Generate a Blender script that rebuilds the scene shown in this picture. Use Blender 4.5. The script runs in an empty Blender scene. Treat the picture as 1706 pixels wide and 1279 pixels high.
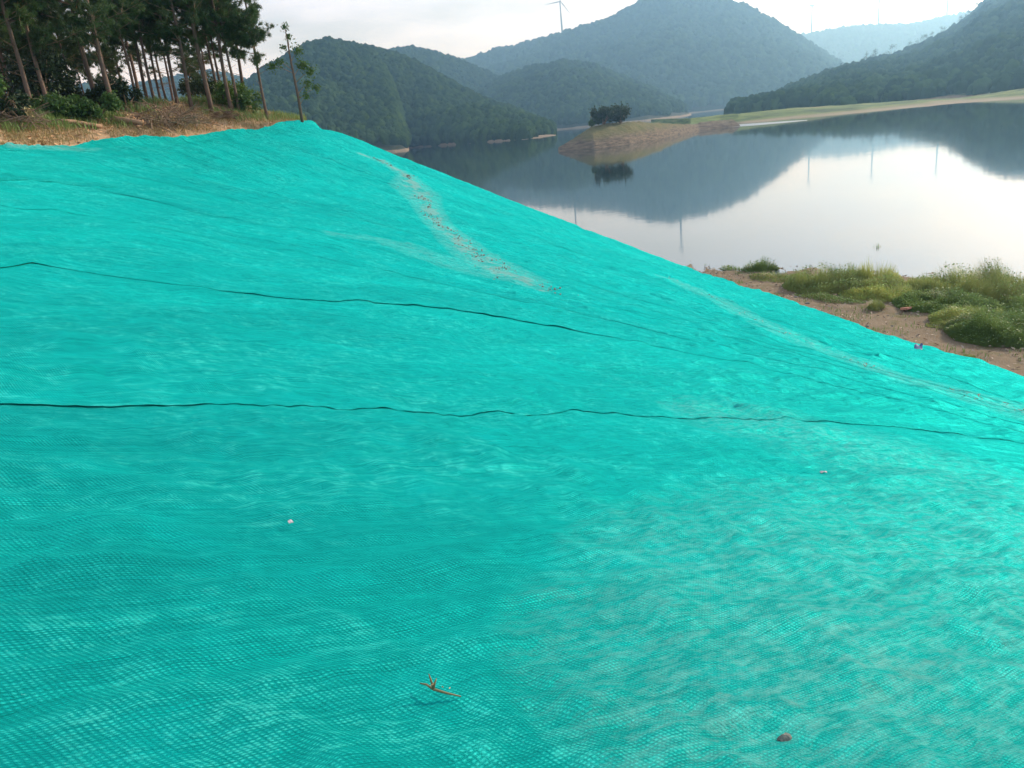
import bpy, math, random
import numpy as np
from mathutils import Matrix, Vector

# ------------------------------------------------------------------ camera
SC = bpy.context.scene
COL = SC.collection
FPX, CX, CY = 1285.0, 853.0, 639.5           # photograph pixels
PIT, ROLL = math.radians(18.4), math.radians(6.0)
EYE = np.array([0.0, 0.0, 7.0])              # eye 7 m above the water
_fw = np.array([0, math.cos(PIT), -math.sin(PIT)])
_u0 = np.array([0, math.sin(PIT), math.cos(PIT)])
_r0 = np.array([1.0, 0, 0])
_rt = math.cos(ROLL) * _r0 - math.sin(ROLL) * _u0
_up = math.sin(ROLL) * _r0 + math.cos(ROLL) * _u0
cd = bpy.data.cameras.new('camera')
cd.sensor_width = 36.0
cd.lens = 36.0 * FPX / 1706.0
cd.clip_start = 0.05
cd.clip_end = 20000
cam = bpy.data.objects.new('camera', cd)
COL.objects.link(cam)
m = Matrix.Identity(4)
for i in range(3):
    m[i][0], m[i][1], m[i][2], m[i][3] = _rt[i], _up[i], -_fw[i], EYE[i]
cam.matrix_world = m
SC.camera = cam

# ------------------------------------------------------------------ light
SUN_AZ, SUN_EL = math.radians(55), math.radians(24)   # azimuth right of the view direction
w = bpy.data.worlds.new('World')
SC.world = w
w.use_nodes = True
nt = w.node_tree
nt.nodes.clear()
def wn(t, **k):
    n = nt.nodes.new(t)
    for a, b in k.items(): setattr(n, a, b)
    return n
sky = wn('ShaderNodeTexSky', sky_type='NISHITA', sun_disc=False, sun_elevation=SUN_EL,
         sun_rotation=SUN_AZ, altitude=150, air_density=1.0, dust_density=3.0, ozone_density=1.0)
tc = wn('ShaderNodeTexCoord')
sx = wn('ShaderNodeSeparateXYZ'); nt.links.new(tc.outputs['Generated'], sx.inputs[0])
zc = wn('ShaderNodeMath', operation='MAXIMUM'); nt.links.new(sx.outputs[2], zc.inputs[0]); zc.inputs[1].default_value = 0.0
za = wn('ShaderNodeMath', operation='ADD'); nt.links.new(zc.outputs[0], za.inputs[0]); za.inputs[1].default_value = 0.12
dx = wn('ShaderNodeMath', operation='DIVIDE'); nt.links.new(sx.outputs[0], dx.inputs[0]); nt.links.new(za.outputs[0], dx.inputs[1])
dy = wn('ShaderNodeMath', operation='DIVIDE'); nt.links.new(sx.outputs[1], dy.inputs[0]); nt.links.new(za.outputs[0], dy.inputs[1])
cb = wn('ShaderNodeCombineXYZ'); nt.links.new(dx.outputs[0], cb.inputs[0]); nt.links.new(dy.outputs[0], cb.inputs[1])
ns = wn('ShaderNodeTexNoise'); ns.inputs['Scale'].default_value = 0.55; ns.inputs['Detail'].default_value = 7; ns.inputs['Roughness'].default_value = 0.55
nt.links.new(cb.outputs[0], ns.inputs['Vector'])
mr = wn('ShaderNodeMapRange'); mr.inputs[1].default_value = 0.40; mr.inputs[2].default_value = 0.60
mr.inputs[3].default_value = 0.30; mr.inputs[4].default_value = 0.95
nt.links.new(ns.outputs['Fac'], mr.inputs[0])
mx = wn('ShaderNodeMix', data_type='RGBA')
nt.links.new(mr.outputs[0], mx.inputs['Factor'])
nt.links.new(sky.outputs[0], mx.inputs[6])
mx.inputs[7].default_value = (8.4, 9.3, 12.3, 1)
bg = wn('ShaderNodeBackground'); bg.inputs['Strength'].default_value = 0.12
nt.links.new(mx.outputs[2], bg.inputs['Color'])
wo = wn('ShaderNodeOutputWorld'); nt.links.new(bg.outputs[0], wo.inputs['Surface'])

sl = bpy.data.lights.new('sun', 'SUN')
sl.energy = 4.9
sl.angle = math.radians(2.0)
sl.color = (1.0, 0.955, 0.88)
so = bpy.data.objects.new('sun', sl)
COL.objects.link(so)
sdir = Vector((math.sin(SUN_AZ) * math.cos(SUN_EL), math.cos(SUN_AZ) * math.cos(SUN_EL), math.sin(SUN_EL)))
so.rotation_euler = sdir.to_track_quat('Z', 'Y').to_euler()
so.location = (40, 20, 60)

vs = SC.view_settings
vs.view_transform = 'Standard'; vs.look = 'None'; vs.gamma = 1.0; vs.use_curve_mapping = False
vs.exposure = 0.27
SC.cycles.use_denoising = True
SC.cycles.max_bounces = 6
SC.cycles.volume_bounces = 0
SC.cycles.transparent_max_bounces = 8

# ------------------------------------------------------------------ helpers
rng = np.random.default_rng(7)
random.seed(7)

def ray(px, py):
    return _fw + _rt * (px - CX) / FPX + _up * (CY - py) / FPX
def azel(px, py):
    d = ray(px, py)
    return math.atan2(d[0], d[1]), math.atan2(d[2], math.hypot(d[0], d[1]))
def at_r(px, py, r):
    d = ray(px, py); return EYE + d * r / math.hypot(d[0], d[1])
def at_z(px, py, z):
    d = ray(px, py); return EYE + d * (z - EYE[2]) / d[2]

def _hash(ix, iy, seed):
    h = (ix.astype(np.int64) * 374761393 + iy.astype(np.int64) * 668265263 + seed * 974711) & 0xffffffff
    h = ((h ^ (h >> 13)) * 1274126177) & 0xffffffff
    h = h ^ (h >> 16)
    return (h & 0xffff) / 65536.0 * 2 * math.pi
def pn(x, y, seed=0):
    x = np.asarray(x, float); y = np.asarray(y, float)
    ix = np.floor(x); iy = np.floor(y); fx = x - ix; fy = y - iy
    def g(a, b):
        t = _hash(ix + a, iy + b, seed)
        return np.cos(t) * (fx - a) + np.sin(t) * (fy - b)
    u = fx * fx * fx * (fx * (fx * 6 - 15) + 10); v = fy * fy * fy * (fy * (fy * 6 - 15) + 10)
    a = g(0, 0); b = g(1, 0); c = g(0, 1); d = g(1, 1)
    return 1.4 * ((a + (b - a) * u) * (1 - v) + (c + (d - c) * u) * v)
def fbm(x, y, seed=0, o=4):
    s = 0; a = 1.0
    for i in range(o):
        s = s + a * pn(x * 2 ** i, y * 2 ** i, seed + i * 17); a *= .5
    return s
def sstep(a, b, x):
    t = np.clip((x - a) / (b - a), 0, 1); return t * t * (3 - 2 * t)

def tag(o, label=None, cat=None, group=None, kind=None):
    if label: o['label'] = label
    if cat: o['category'] = cat
    if group: o['group'] = group
    if kind: o['kind'] = kind
    return o
def mesh_np(name, V, F, mat, smooth=True):
    me = bpy.data.meshes.new(name)
    V = np.asarray(V, np.float32)
    if isinstance(F, np.ndarray):
        k = F.shape[1]; nf = F.shape[0]
        me.vertices.add(len(V)); me.vertices.foreach_set('co', V.ravel())
        me.loops.add(nf * k); me.loops.foreach_set('vertex_index', F.astype(np.int32).ravel())
        me.polygons.add(nf)
        me.polygons.foreach_set('loop_start', np.arange(0, nf * k, k, dtype=np.int32))
        me.polygons.foreach_set('loop_total', np.full(nf, k, np.int32))
        me.update(calc_edges=True); me.validate()
    else:
        me.from_pydata(V.tolist(), [], F); me.update()
    if smooth: me.polygons.foreach_set('use_smooth', np.ones(len(me.polygons), bool))
    me.materials.append(mat)
    return me
def obj(name, me, parent=None, loc=None):
    o = bpy.data.objects.new(name, me); COL.objects.link(o)
    if parent: o.parent = parent
    if loc is not None: o.location = loc
    return o
def empty(name, loc, rz=0.0):
    o = bpy.data.objects.new(name, None); COL.objects.link(o)
    o.location = loc; o.rotation_euler = (0, 0, rz); o.empty_display_size = .2
    return o
def copy_tree(o, parent=None):
    c = o.copy(); COL.objects.link(c); c.parent = parent
    for ch in list(o.children): copy_tree(ch, c)
    return c
def grid_faces(a, b):
    i = np.arange(a - 1)[:, None] * b + np.arange(b - 1)[None, :]
    return np.stack([i, i + 1, i + b + 1, i + b], -1).reshape(-1, 4)

class MB:
    def __init__(s): s.V = []; s.F = []; s.n = 0
    def add(s, V, F):
        V = np.asarray(V, float); s.V.append(V)
        F = [tuple(int(q) + s.n for q in f) for f in F]; s.F += F; s.n += len(V)
    def tube(s, P, R, k=7, cap=True):
        P = np.asarray(P, float); n = len(P)
        T = np.gradient(P, axis=0); T /= np.linalg.norm(T, axis=1)[:, None] + 1e-9
        ref = np.array([0, 0, 1.0]) if abs(T[0][2]) < .9 else np.array([1.0, 0, 0])
        V = []
        for i in range(n):
            a = np.cross(T[i], ref); a /= np.linalg.norm(a) + 1e-9; b = np.cross(T[i], a)
            for j in range(k):
                t = 2 * math.pi * j / k
                V.append(P[i] + R[i] * (math.cos(t) * a + math.sin(t) * b))
        F = [(i * k + j, i * k + (j + 1) % k, (i + 1) * k + (j + 1) % k, (i + 1) * k + j) for i in range(n - 1) for j in range(k)]
        if cap: F += [tuple(range(k))[::-1], tuple(range((n - 1) * k, n * k))]
        s.add(V, F)
    def mesh(s, name, mat, smooth=True):
        V = np.concatenate(s.V) if s.V else np.zeros((0, 3))
        return mesh_np(name, V, s.F, mat, smooth)
    def build(s, name, mat, parent=None, smooth=True, loc=None):
        return obj(name, s.mesh(name, mat, smooth), parent, loc)

# ------------------------------------------------------------------ materials
def mat(name):
    m = bpy.data.materials.new(name); m.use_nodes = True
    t = m.node_tree; p = t.nodes['Principled BSDF']
    return m, t, p
def nd(t, typ, inp=None, **k):
    n = t.nodes.new(typ)
    for a, b in k.items(): setattr(n, a, b)
    for a, b in (inp or {}).items():
        if isinstance(b, bpy.types.NodeSocket): t.links.new(b, n.inputs[a])
        else: n.inputs[a].default_value = b
    return n
def ramp(t, fac, stops):
    n = t.nodes.new('ShaderNodeValToRGB'); t.links.new(fac, n.inputs[0])
    e = n.color_ramp.elements
    while len(e) < len(stops): e.new(.5)
    for q, (p, c) in zip(e, stops): q.position = p; q.color = (*c, 1)
    return n.outputs[0]
def mixc(t, f, a, b, bt='MIX'):
    n = t.nodes.new('ShaderNodeMix'); n.data_type = 'RGBA'; n.blend_type = bt
    for s, v in ((0, f), (6, a), (7, b)):
        if isinstance(v, bpy.types.NodeSocket): t.links.new(v, n.inputs[s])
        elif s == 0: n.inputs[s].default_value = v
        else: n.inputs[s].default_value = (*v, 1)
    return n.outputs[2]
def math_(t, op, a, b=None):
    n = t.nodes.new('ShaderNodeMath'); n.operation = op
    for i, v in ((0, a), (1, b)):
        if v is None: continue
        if isinstance(v, bpy.types.NodeSocket): t.links.new(v, n.inputs[i])
        else: n.inputs[i].default_value = v
    return n.outputs[0]
def noise(t, vec, sc, det=3, rough=.5):
    n = nd(t, 'ShaderNodeTexNoise', {'Scale': sc, 'Detail': det, 'Roughness': rough})
    if vec is not None: t.links.new(vec, n.inputs['Vector'])
    return n.outputs['Fac']
def bump(t, p, h, strength, dist):
    n = nd(t, 'ShaderNodeBump', {'Strength': strength, 'Distance': dist, 'Height': h})
    t.links.new(n.outputs[0], p.inputs['Normal']); return n

def simple(name, c, rough=.8, sc=3.0, var=.35, spec=.3, rnd=0.0, bs=0, bscale=20):
    m, t, p = mat(name)
    co = nd(t, 'ShaderNodeTexCoord').outputs['Object']
    f = noise(t, co, sc, 4)
    col = mixc(t, f, tuple(x * (1 - var) for x in c), tuple(min(1, x * (1 + var)) for x in c))
    if rnd:
        oi = nd(t, 'ShaderNodeObjectInfo').outputs['Random']
        col = mixc(t, 1.0, col, ramp(t, oi, [(0, (1 - rnd,) * 3), (1, (1 + rnd,) * 3)]), 'MULTIPLY')
    t.links.new(col, p.inputs['Base Color'])
    p.inputs['Roughness'].default_value = rough; p.inputs['Specular IOR Level'].default_value = spec
    if bs: bump(t, p, noise(t, co, bscale, 4), bs, .02)
    return m

def net_material():
    m, t, p = mat('green_shade_net')
    uv = nd(t, 'ShaderNodeUVMap').outputs[0]
    s = nd(t, 'ShaderNodeSeparateXYZ', {0: uv})
    S, T = s.outputs[0], s.outputs[1]
    geo = nd(t, 'ShaderNodeNewGeometry').outputs['Position']
    # knitted mesh: rows of short loops, every other row shifted
    k1, k2 = 2 * math.pi / .018, 2 * math.pi / .0125
    wob = math_(t, 'MULTIPLY', noise(t, geo, 3.0, 2), 5.0)
    row = math_(t, 'SINE', math_(t, 'ADD', math_(t, 'MULTIPLY', T, k2), math_(t, 'MULTIPLY', wob, .2)))
    loop = math_(t, 'SINE', math_(t, 'ADD', math_(t, 'MULTIPLY', S, k1), math_(t, 'ADD', math_(t, 'MULTIPLY', T, k2 * .5), wob)))
    weave = math_(t, 'MULTIPLY', math_(t, 'ADD', row, 1.0), math_(t, 'ADD', loop, 1.0))      # 0..4
    weave = math_(t, 'MULTIPLY', weave, .25)
    # long drawn threads and puckers running with the roll
    st = nd(t, 'ShaderNodeMapping', {'Vector': uv, 'Scale': (.45, 18.0, 1)}).outputs[0]
    streak = noise(t, st, 1.0, 5, .6)
    st2 = nd(t, 'ShaderNodeMapping', {'Vector': uv, 'Scale': (.22, 5.0, 1)}).outputs[0]
    streak2 = noise(t, st2, 1.0, 4, .55)
    mott = noise(t, geo, 2.2, 5, .6)
    fine = noise(t, geo, 26.0, 4, .65)
    st3 = nd(t, 'ShaderNodeMapping', {'Vector': uv, 'Scale': (1.0, 80.0, 1)}).outputs[0]
    streak3 = noise(t, st3, 1.0, 3, .6)
    broad = noise(t, nd(t, 'ShaderNodeMapping', {'Vector': uv, 'Scale': (.22, .5, 1)}).outputs[0], 1.0, 4, .6)
    wm = nd(t, 'ShaderNodeMapRange', {0: noise(t, geo, 1.1, 5, .65), 1: .38, 2: .62, 3: .6, 4: 1.0}).outputs[0]
    base = mixc(t, wm, (0.0, .28, .238), mixc(t, weave, (0.0, .11, .090), (0.0, .74, .585)))
    spn = noise(t, nd(t, 'ShaderNodeMapping', {'Vector': uv, 'Scale': (.9, 36.0, 1)}).outputs[0], 1.0, 12, .82)
    sk = nd(t, 'ShaderNodeMapRange', {0: math_(t, 'ADD', math_(t, 'MULTIPLY', spn, .7), math_(t, 'MULTIPLY', streak3, .3)), 1: .43, 2: .58, 3: 0.0, 4: 1.0}).outputs[0]
    base = mixc(t, 1.0, base, mixc(t, sk, (.58, .60, .60), (1.38, 1.36, 1.36)), 'MULTIPLY')
    iso = noise(t, geo, 7.0, 10, .8)
    rn_ = noise(t, nd(t, 'ShaderNodeMapping', {'Vector': uv, 'Scale': (.35, 7.0, 1)}).outputs[0], 1.0, 6, .68)
    rid = math_(t, 'SUBTRACT', 1.0, math_(t, 'ABSOLUTE', math_(t, 'SUBTRACT', math_(t, 'MULTIPLY', rn_, 6.0), 3.0)))
    rid = nd(t, 'ShaderNodeMapRange', {0: rid, 1: .25, 2: 1.0, 3: 0.0, 4: 1.0}).outputs[0]
    base = mixc(t, math_(t, 'MULTIPLY', rid, .30), base, (0.0, .10, .095))  # creases darkened in the colour, standing in for their shade
    base = mixc(t, 1.0, base, mixc(t, nd(t, 'ShaderNodeMapRange', {0: iso, 1: .42, 2: .58, 3: 0.0, 4: 1.0}).outputs[0], (.80, .80, .80), (1.18, 1.18, 1.18)), 'MULTIPLY')
    pk = nd(t, 'ShaderNodeMapRange', {0: math_(t, 'ADD', math_(t, 'MULTIPLY', spn, .4), math_(t, 'ADD', math_(t, 'MULTIPLY', iso, .55), math_(t, 'MULTIPLY', weave, .09))), 1: .51, 2: .60, 3: 0.0, 4: 1.0}).outputs[0]
    pmask = nd(t, 'ShaderNodeMapRange', {0: noise(t, geo, .9, 5, .7), 1: .42, 2: .62, 3: .05, 4: .75}).outputs[0]
    base = mixc(t, math_(t, 'MULTIPLY', pk, pmask), base, (.10, .78, .64))  # pale flecks: glints of lit threads painted into the colour
    bk = nd(t, 'ShaderNodeMapRange', {0: broad, 1: .35, 2: .65, 3: 0.0, 4: 1.0}).outputs[0]
    base = mixc(t, 1.0, base, mixc(t, bk, (.64, .66, .66), (1.14, 1.14, 1.14)), 'MULTIPLY')
    lt = nd(t, 'ShaderNodeMapRange', {0: mott, 1: .52, 2: .74, 3: 0.0, 4: .25}).outputs[0]
    base = mixc(t, lt, base, (.0, .56, .52))
    # dust and dry soil lying in the weave, and sheen painted as a pale film
    du = nd(t, 'ShaderNodeAttribute', attribute_name='dust_sheen').outputs['Fac']
    dn = math_(t, 'ADD', math_(t, 'MULTIPLY', noise(t, geo, 9.0, 8, .8), 1.5), math_(t, 'MULTIPLY', streak, .5))
    dm = nd(t, 'ShaderNodeMapRange', {0: noise(t, geo, 1.7, 5, .7), 1: .40, 2: .58, 3: .55, 4: 1.2}).outputs[0]
    dd = nd(t, 'ShaderNodeMapRange', {0: math_(t, 'ADD', math_(t, 'MULTIPLY', math_(t, 'MULTIPLY', du, dm), 1.25), math_(t, 'SUBTRACT', dn, 1.0)), 1: .62, 2: 1.0, 3: 0.0, 4: .85}).outputs[0]
    soil = mixc(t, noise(t, geo, 14.0, 6), (.15, .10, .075), (.36, .255, .205))
    base = mixc(t, dd, base, soil)
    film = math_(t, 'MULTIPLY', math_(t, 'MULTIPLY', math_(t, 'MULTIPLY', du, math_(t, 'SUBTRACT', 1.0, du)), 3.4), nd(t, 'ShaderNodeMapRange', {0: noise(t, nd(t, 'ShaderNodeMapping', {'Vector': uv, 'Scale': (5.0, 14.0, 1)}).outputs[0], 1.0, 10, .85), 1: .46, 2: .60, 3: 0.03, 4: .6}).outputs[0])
    base = mixc(t, film, base, (.34, .50, .43))  # pale film: dusty blend along the lines, painted sheen at lower right
    # sparse pale specks
    spk = nd(t, 'ShaderNodeMapRange', {0: noise(t, geo, 60.0, 2, .5), 1: .76, 2: .80, 3: 0.0, 4: .3}).outputs[0]
    base = mixc(t, spk, base, (.45, .62, .58))
    t.links.new(base, p.inputs['Base Color'])
    p.inputs['Roughness'].default_value = .6
    p.inputs['Specular IOR Level'].default_value = 0.0
    p.inputs['Sheen Weight'].default_value = .30; p.inputs['Sheen Roughness'].default_value = .45; p.inputs['Sheen Tint'].default_value = (.02, 1, .93, 1)
    gl = nd(t, 'ShaderNodeBsdfGlossy', {'Color': (.03, .95, .88, 1), 'Roughness': .45})
    ms = nd(t, 'ShaderNodeMixShader', {0: .17, 1: p.outputs[0], 2: gl.outputs[0]})
    t.links.new(ms.outputs[0], t.nodes['Material Output'].inputs[0])
    h = math_(t, 'ADD', math_(t, 'MULTIPLY', weave, .009), math_(t, 'ADD', math_(t, 'MULTIPLY', streak, .045), math_(t, 'ADD', math_(t, 'MULTIPLY', rid, -.022), math_(t, 'ADD', math_(t, 'MULTIPLY', iso, .11), math_(t, 'ADD', math_(t, 'MULTIPLY', streak3, .014), math_(t, 'MULTIPLY', streak2, .05))))))
    n = nd(t, 'ShaderNodeBump', {'Strength': .9, 'Distance': 1.0, 'Height': h})
    t.links.new(n.outputs[0], p.inputs['Normal']); t.links.new(n.outputs[0], gl.inputs['Normal'])
    return m

def soil_material():
    m, t, p = mat('soil')
    geo = nd(t, 'ShaderNodeNewGeometry').outputs['Position']
    a = noise(t, geo, .9, 6, .65); b = noise(t, geo, 7.0, 5, .65)
    shore = mixc(t, a, (.10, .076, .046), (.26, .195, .12))
    shore = mixc(t, math_(t, 'MULTIPLY', b, .6), shore, (.17, .125, .08))
    top = mixc(t, a, (.26, .18, .10), (.52, .37, .21))
    top = mixc(t, math_(t, 'MULTIPLY', b, .6), top, (.30, .18, .10))
    lv = nd(t, 'ShaderNodeAttribute', attribute_name='sandy').outputs['Fac']
    col = mixc(t, lv, shore, top)
    gr = nd(t, 'ShaderNodeMapRange', {0: noise(t, geo, 1.7, 4, .6), 1: .54, 2: .66, 3: 0, 4: .7}).outputs[0]
    col = mixc(t, gr, col, (.10, .10, .03))
    t.links.new(col, p.inputs['Base Color'])
    p.inputs['Roughness'].default_value = .95; p.inputs['Specular IOR Level'].default_value = .15
    bump(t, p, math_(t, 'ADD', math_(t, 'MULTIPLY', a, .5), noise(t, geo, 18.0, 5, .7)), 1.0, .06)
    return m

def hill_material(name, band, lo, hi):
    """forest floor; the bare drawdown band above the water line is pale soil"""
    m, t, p = mat(name)
    geo = nd(t, 'ShaderNodeNewGeometry').outputs['Position']
    z = nd(t, 'ShaderNodeSeparateXYZ', {0: geo}).outputs[2]
    a = noise(t, geo, .05, 6, .65)
    col = mixc(t, a, lo, hi)
    zz = math_(t, 'ADD', z, math_(t, 'MULTIPLY', math_(t, 'SUBTRACT', noise(t, geo, .06, 4), .5), band * 1.6))
    f = nd(t, 'ShaderNodeMapRange', {0: zz, 1: band * .8, 2: band * 1.15, 3: 1, 4: 0}).outputs[0]
    sand = mixc(t, noise(t, nd(t, 'ShaderNodeMapping', {'Vector': geo, 'Scale': (.15, .15, 1.5)}).outputs[0], 1.0, 4), (.13, .10, .065), (.30, .235, .155))
    col = mixc(t, f, col, sand)
    t.links.new(col, p.inputs['Base Color']); p.inputs['Roughness'].default_value = .95
    p.inputs['Specular IOR Level'].default_value = .1
    bump(t, p, noise(t, geo, .25, 6, .7), 1.0, 2.0)
    return m

def leaf_material(name, c, var=.4, rnd=.35, sc=1.5, trans=.25):
    m, t, p = mat(name)
    co = nd(t, 'ShaderNodeTexCoord').outputs['Object']
    f = noise(t, co, sc, 3)
    col = mixc(t, f, tuple(x * (1 - var) for x in c), tuple(x * (1 + var) for x in c))
    oi = nd(t, 'ShaderNodeObjectInfo').outputs['Random']
    col = mixc(t, 1.0, col, ramp(t, oi, [(0, (1 - rnd, 1 - rnd * .8, 1 - rnd)), (.5, (1, 1, 1)), (1, (1 + rnd * 1.2, 1 + rnd, 1))]), 'MULTIPLY')
    t.links.new(col, p.inputs['Base Color'])
    p.inputs['Roughness'].default_value = .6; p.inputs['Specular IOR Level'].default_value = .25
    if trans:
        tr = nd(t, 'ShaderNodeBsdfTranslucent', {'Color': col})
        mx = nd(t, 'ShaderNodeMixShader', {0: trans, 1: p.outputs[0], 2: tr.outputs[0]})
        t.links.new(mx.outputs[0], t.nodes['Material Output'].inputs[0])
    return m

M_NET = net_material()
M_SOIL = soil_material()
M_PINE_BARK = simple('pine_bark', (.125, .085, .062), .9, 6, .45, .2, .15, .6, 14)
M_NEEDLE = leaf_material('pine_needles', (.055, .095, .028), .4, .3, .8, .2)
M_LEAF = leaf_material('shrub_leaves', (.060, .115, .028), .45, .35, 2.0, .3)
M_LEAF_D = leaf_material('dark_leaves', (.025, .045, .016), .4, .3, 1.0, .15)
M_FOREST = leaf_material('forest_crowns', (.024, .046, .017), .45, .42, .35, 0)
M_GRASS = leaf_material('reed_grass', (.27, .30, .10), .4, .25, 1.2, .35)
M_GRASS_D = leaf_material('low_grass', (.17, .24, .07), .4, .25, 1.2, .3)
M_DRY = leaf_material('dry_grass', (.34, .26, .12), .4, .2, 3, .2)
M_STEM = simple('green_brown_stem', (.15, .14, .07), .9, 30, .4, .2)
M_TWIG = simple('dead_twigs', (.20, .135, .085), .9, 5, .4, .2, .1)
M_WOOD = simple('cut_wood', (.45, .27, .14), .8, 6, .35, .2)
M_LOGBARK = simple('log_bark', (.27, .17, .10), .9, 6, .45, .2, 0, .6, 12)
M_ROCK = simple('islet_rock', (.23, .185, .13), .95, .25, .5, .15, 0, 1.0, 1.2)
M_STONE = simple('grey_stone', (.13, .14, .12), .9, 20, .4, .2, 0, .5, 60)
M_TURB = simple('turbine_paint', (.16, .165, .17), .5, 1, .05, .4)
M_BRICK = simple('fired_clay', (.50, .23, .15), .9, 25, .35, .2, 0, .4, 60)
M_SCRAP = simple('pale_plastic', (.40, .38, .38), .5, 12, .15, .4)
M_BLUE = simple('blue_plastic', (.02, .05, .14), .5, 12, .2, .4)
M_CLOD = simple('dry_clods', (.17, .14, .12), .95, 8, .4, .1)
M_STRAW = simple('straw', (.33, .26, .19), .9, 8, .45, .2)

def water_material():
    m, t, p = mat('still_water')
    geo = nd(t, 'ShaderNodeNewGeometry').outputs['Position']
    p.inputs['Base Color'].default_value = (.010, .026, .028, 1)
    p.inputs['Roughness'].default_value = .045
    p.inputs['IOR'].default_value = 2.2
    st = nd(t, 'ShaderNodeMapping', {'Vector': geo, 'Scale': (.05, .05, 1), 'Rotation': (0, 0, .3)}).outputs[0]
    a = noise(t, nd(t, 'ShaderNodeMapping', {'Vector': geo, 'Scale': (.9, .9, 1)}).outputs[0], 1.0, 3)
    b = noise(t, st, 1.0, 3)
    h = math_(t, 'ADD', math_(t, 'MULTIPLY', a, .0016), math_(t, 'MULTIPLY', b, .012))
    n = nd(t, 'ShaderNodeBump', {'Strength': 1.0, 'Distance': 1.0, 'Height': h})
    t.links.new(n.outputs[0], p.inputs['Normal'])
    return m
M_WATER = water_material()
m, t, p = mat('ruffled_water')
p.inputs['Base Color'].default_value = (.012, .03, .032, 1); p.inputs['Roughness'].default_value = .34; p.inputs['IOR'].default_value = 2.6
geo = nd(t, 'ShaderNodeNewGeometry').outputs['Position']
bump(t, p, noise(t, geo, 1.4, 4), .5, .1)
M_RUFFLE = m

# ------------------------------------------------------------------ the bank: height field
def plane(x, y): return 5.5 - .3375 * (x * .85 + y * .527)
cp = []
for r, n in ((0, 1), (3, 8), (6, 8), (11, 8)):
    for k in range(n):
        a = 2 * math.pi * k / n + .2 * r
        x, y = r * math.sin(a), r * math.cos(a)
        if r == 11 and not (y < 0 or x > 5): continue
        cp.append((x, y, plane(x, y)))
for px, py, r in [(-150, 250, 24), (0, 240, 28), (130, 233, 31), (260, 231, 33), (340, 222, 35), (450, 213, 37), (530, 207, 38),
                  (565, 215, 38), (640, 250, 37.5), (740, 289, 37), (860, 335, 36.5), (1000, 390, 35.8), (1140, 445, 35)]:
    cp.append(tuple(at_r(px, py, r)))
for px, py, z in [(1300, 500, .55), (1440, 547, .75), (1706, 640, .9)]:
    cp.append(tuple(at_z(px, py, z)))
cp = np.array(cp)
def tps(d2): return np.where(d2 > 1e-9, .5 * d2 * np.log(np.maximum(d2, 1e-12)), 0)
nc = len(cp)
_A = np.zeros((nc + 3, nc + 3))
_A[:nc, :nc] = tps(((cp[:, None, :2] - cp[None, :, :2]) ** 2).sum(-1)) + np.eye(nc) * .3
_A[:nc, nc] = 1; _A[:nc, nc + 1:] = cp[:, :2]; _A[nc, :nc] = 1; _A[nc + 1:, :nc] = cp[:, :2].T
_W = np.linalg.solve(_A, np.r_[cp[:, 2], 0, 0, 0])
def H(x, y):
    o = _W[nc] + _W[nc + 1] * x + _W[nc + 2] * y
    for i in range(nc): o = o + _W[i] * tps((x - cp[i, 0]) ** 2 + (y - cp[i, 1]) ** 2)
    return o
D = math.degrees
_toe = [(1140, 445, .3), (1300, 500, .55), (1440, 547, .75), (1706, 640, .9)]
toe_az = [D(azel(a, b)[0]) for a, b, z in _toe]
toe_r = [float(np.hypot(*at_z(a, b, z)[:2])) - q for (a, b, z), q in zip(_toe, (0, .3, .5, 1.0))]
_sh = [(1140, 439), (1200, 441), (1300, 438), (1480, 447), (1600, 462), (1706, 482)]
sh_az = [D(azel(a, b)[0]) for a, b in _sh]
sh_r = [float(np.hypot(*at_z(a, b, 0)[:2])) for a, b in _sh]
_ed = [(-700, 300, 15), (-150, 250, 24), (0, 240, 28), (130, 233, 31), (260, 231, 33), (340, 222, 35), (450, 213, 37), (530, 207, 38.4)]
edge_az = [D(azel(a, b)[0]) for a, b, c in _ed]; edge_r = [c for *_, c in _ed]
def T(x, y):
    """ground height of the bank, its top and the shore"""
    x = np.asarray(x, float); y = np.asarray(y, float)
    az = np.degrees(np.arctan2(x, y)); r = np.hypot(x, y)
    re = np.interp(az, edge_az, edge_r)
    amp = np.interp(az, [-60, -50, -17, -13, -11], [0, 1, 1, .3, .1])
    P = 8.05 + np.clip(.30 * (r - re), 0, 1.45) * amp + .10 * fbm(x * .5, y * .5, 5, 3)
    h = H(x, y)
    wz_ = sstep(-.7, .7, r - re) * sstep(-60, -50, az) * sstep(-10.9, -11.6, az)
    k = .35
    h = -k * np.logaddexp(-h / k, -P / k) * (1 - wz_) + P * wz_
    rs = np.interp(az, [-180, -14.5, -12, -11.4, -7.2, 1.7, 13.5, 16, 180], [75, 75, 44, 38.6, 38.2, 37.2, 36, 60, 60])
    d = r - rs
    h = h - .62 * np.logaddexp(0, d * 1.6) / 1.6
    rt = np.interp(az, toe_az, toe_r); rh = np.interp(az, sh_az, sh_r)
    zt = np.interp(az, toe_az, [.12, .42, .62, .76])
    S = np.minimum(zt * (1 - (r - rt) / np.maximum(rh - rt, 1.5)), zt)
    S = np.where(S > 0, S, S * .5) + .06 * fbm(x * .8, y * .8, 9, 4)
    S = np.where(az < 10, -4, S) - np.clip((15 - az) * .8, 0, 4) * (az >= 10)
    S = np.where((az < -60), -4, S)
    k2 = .12
    h = k2 * np.logaddexp(h / k2, S / k2)
    return np.maximum(h, -4.0)

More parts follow.
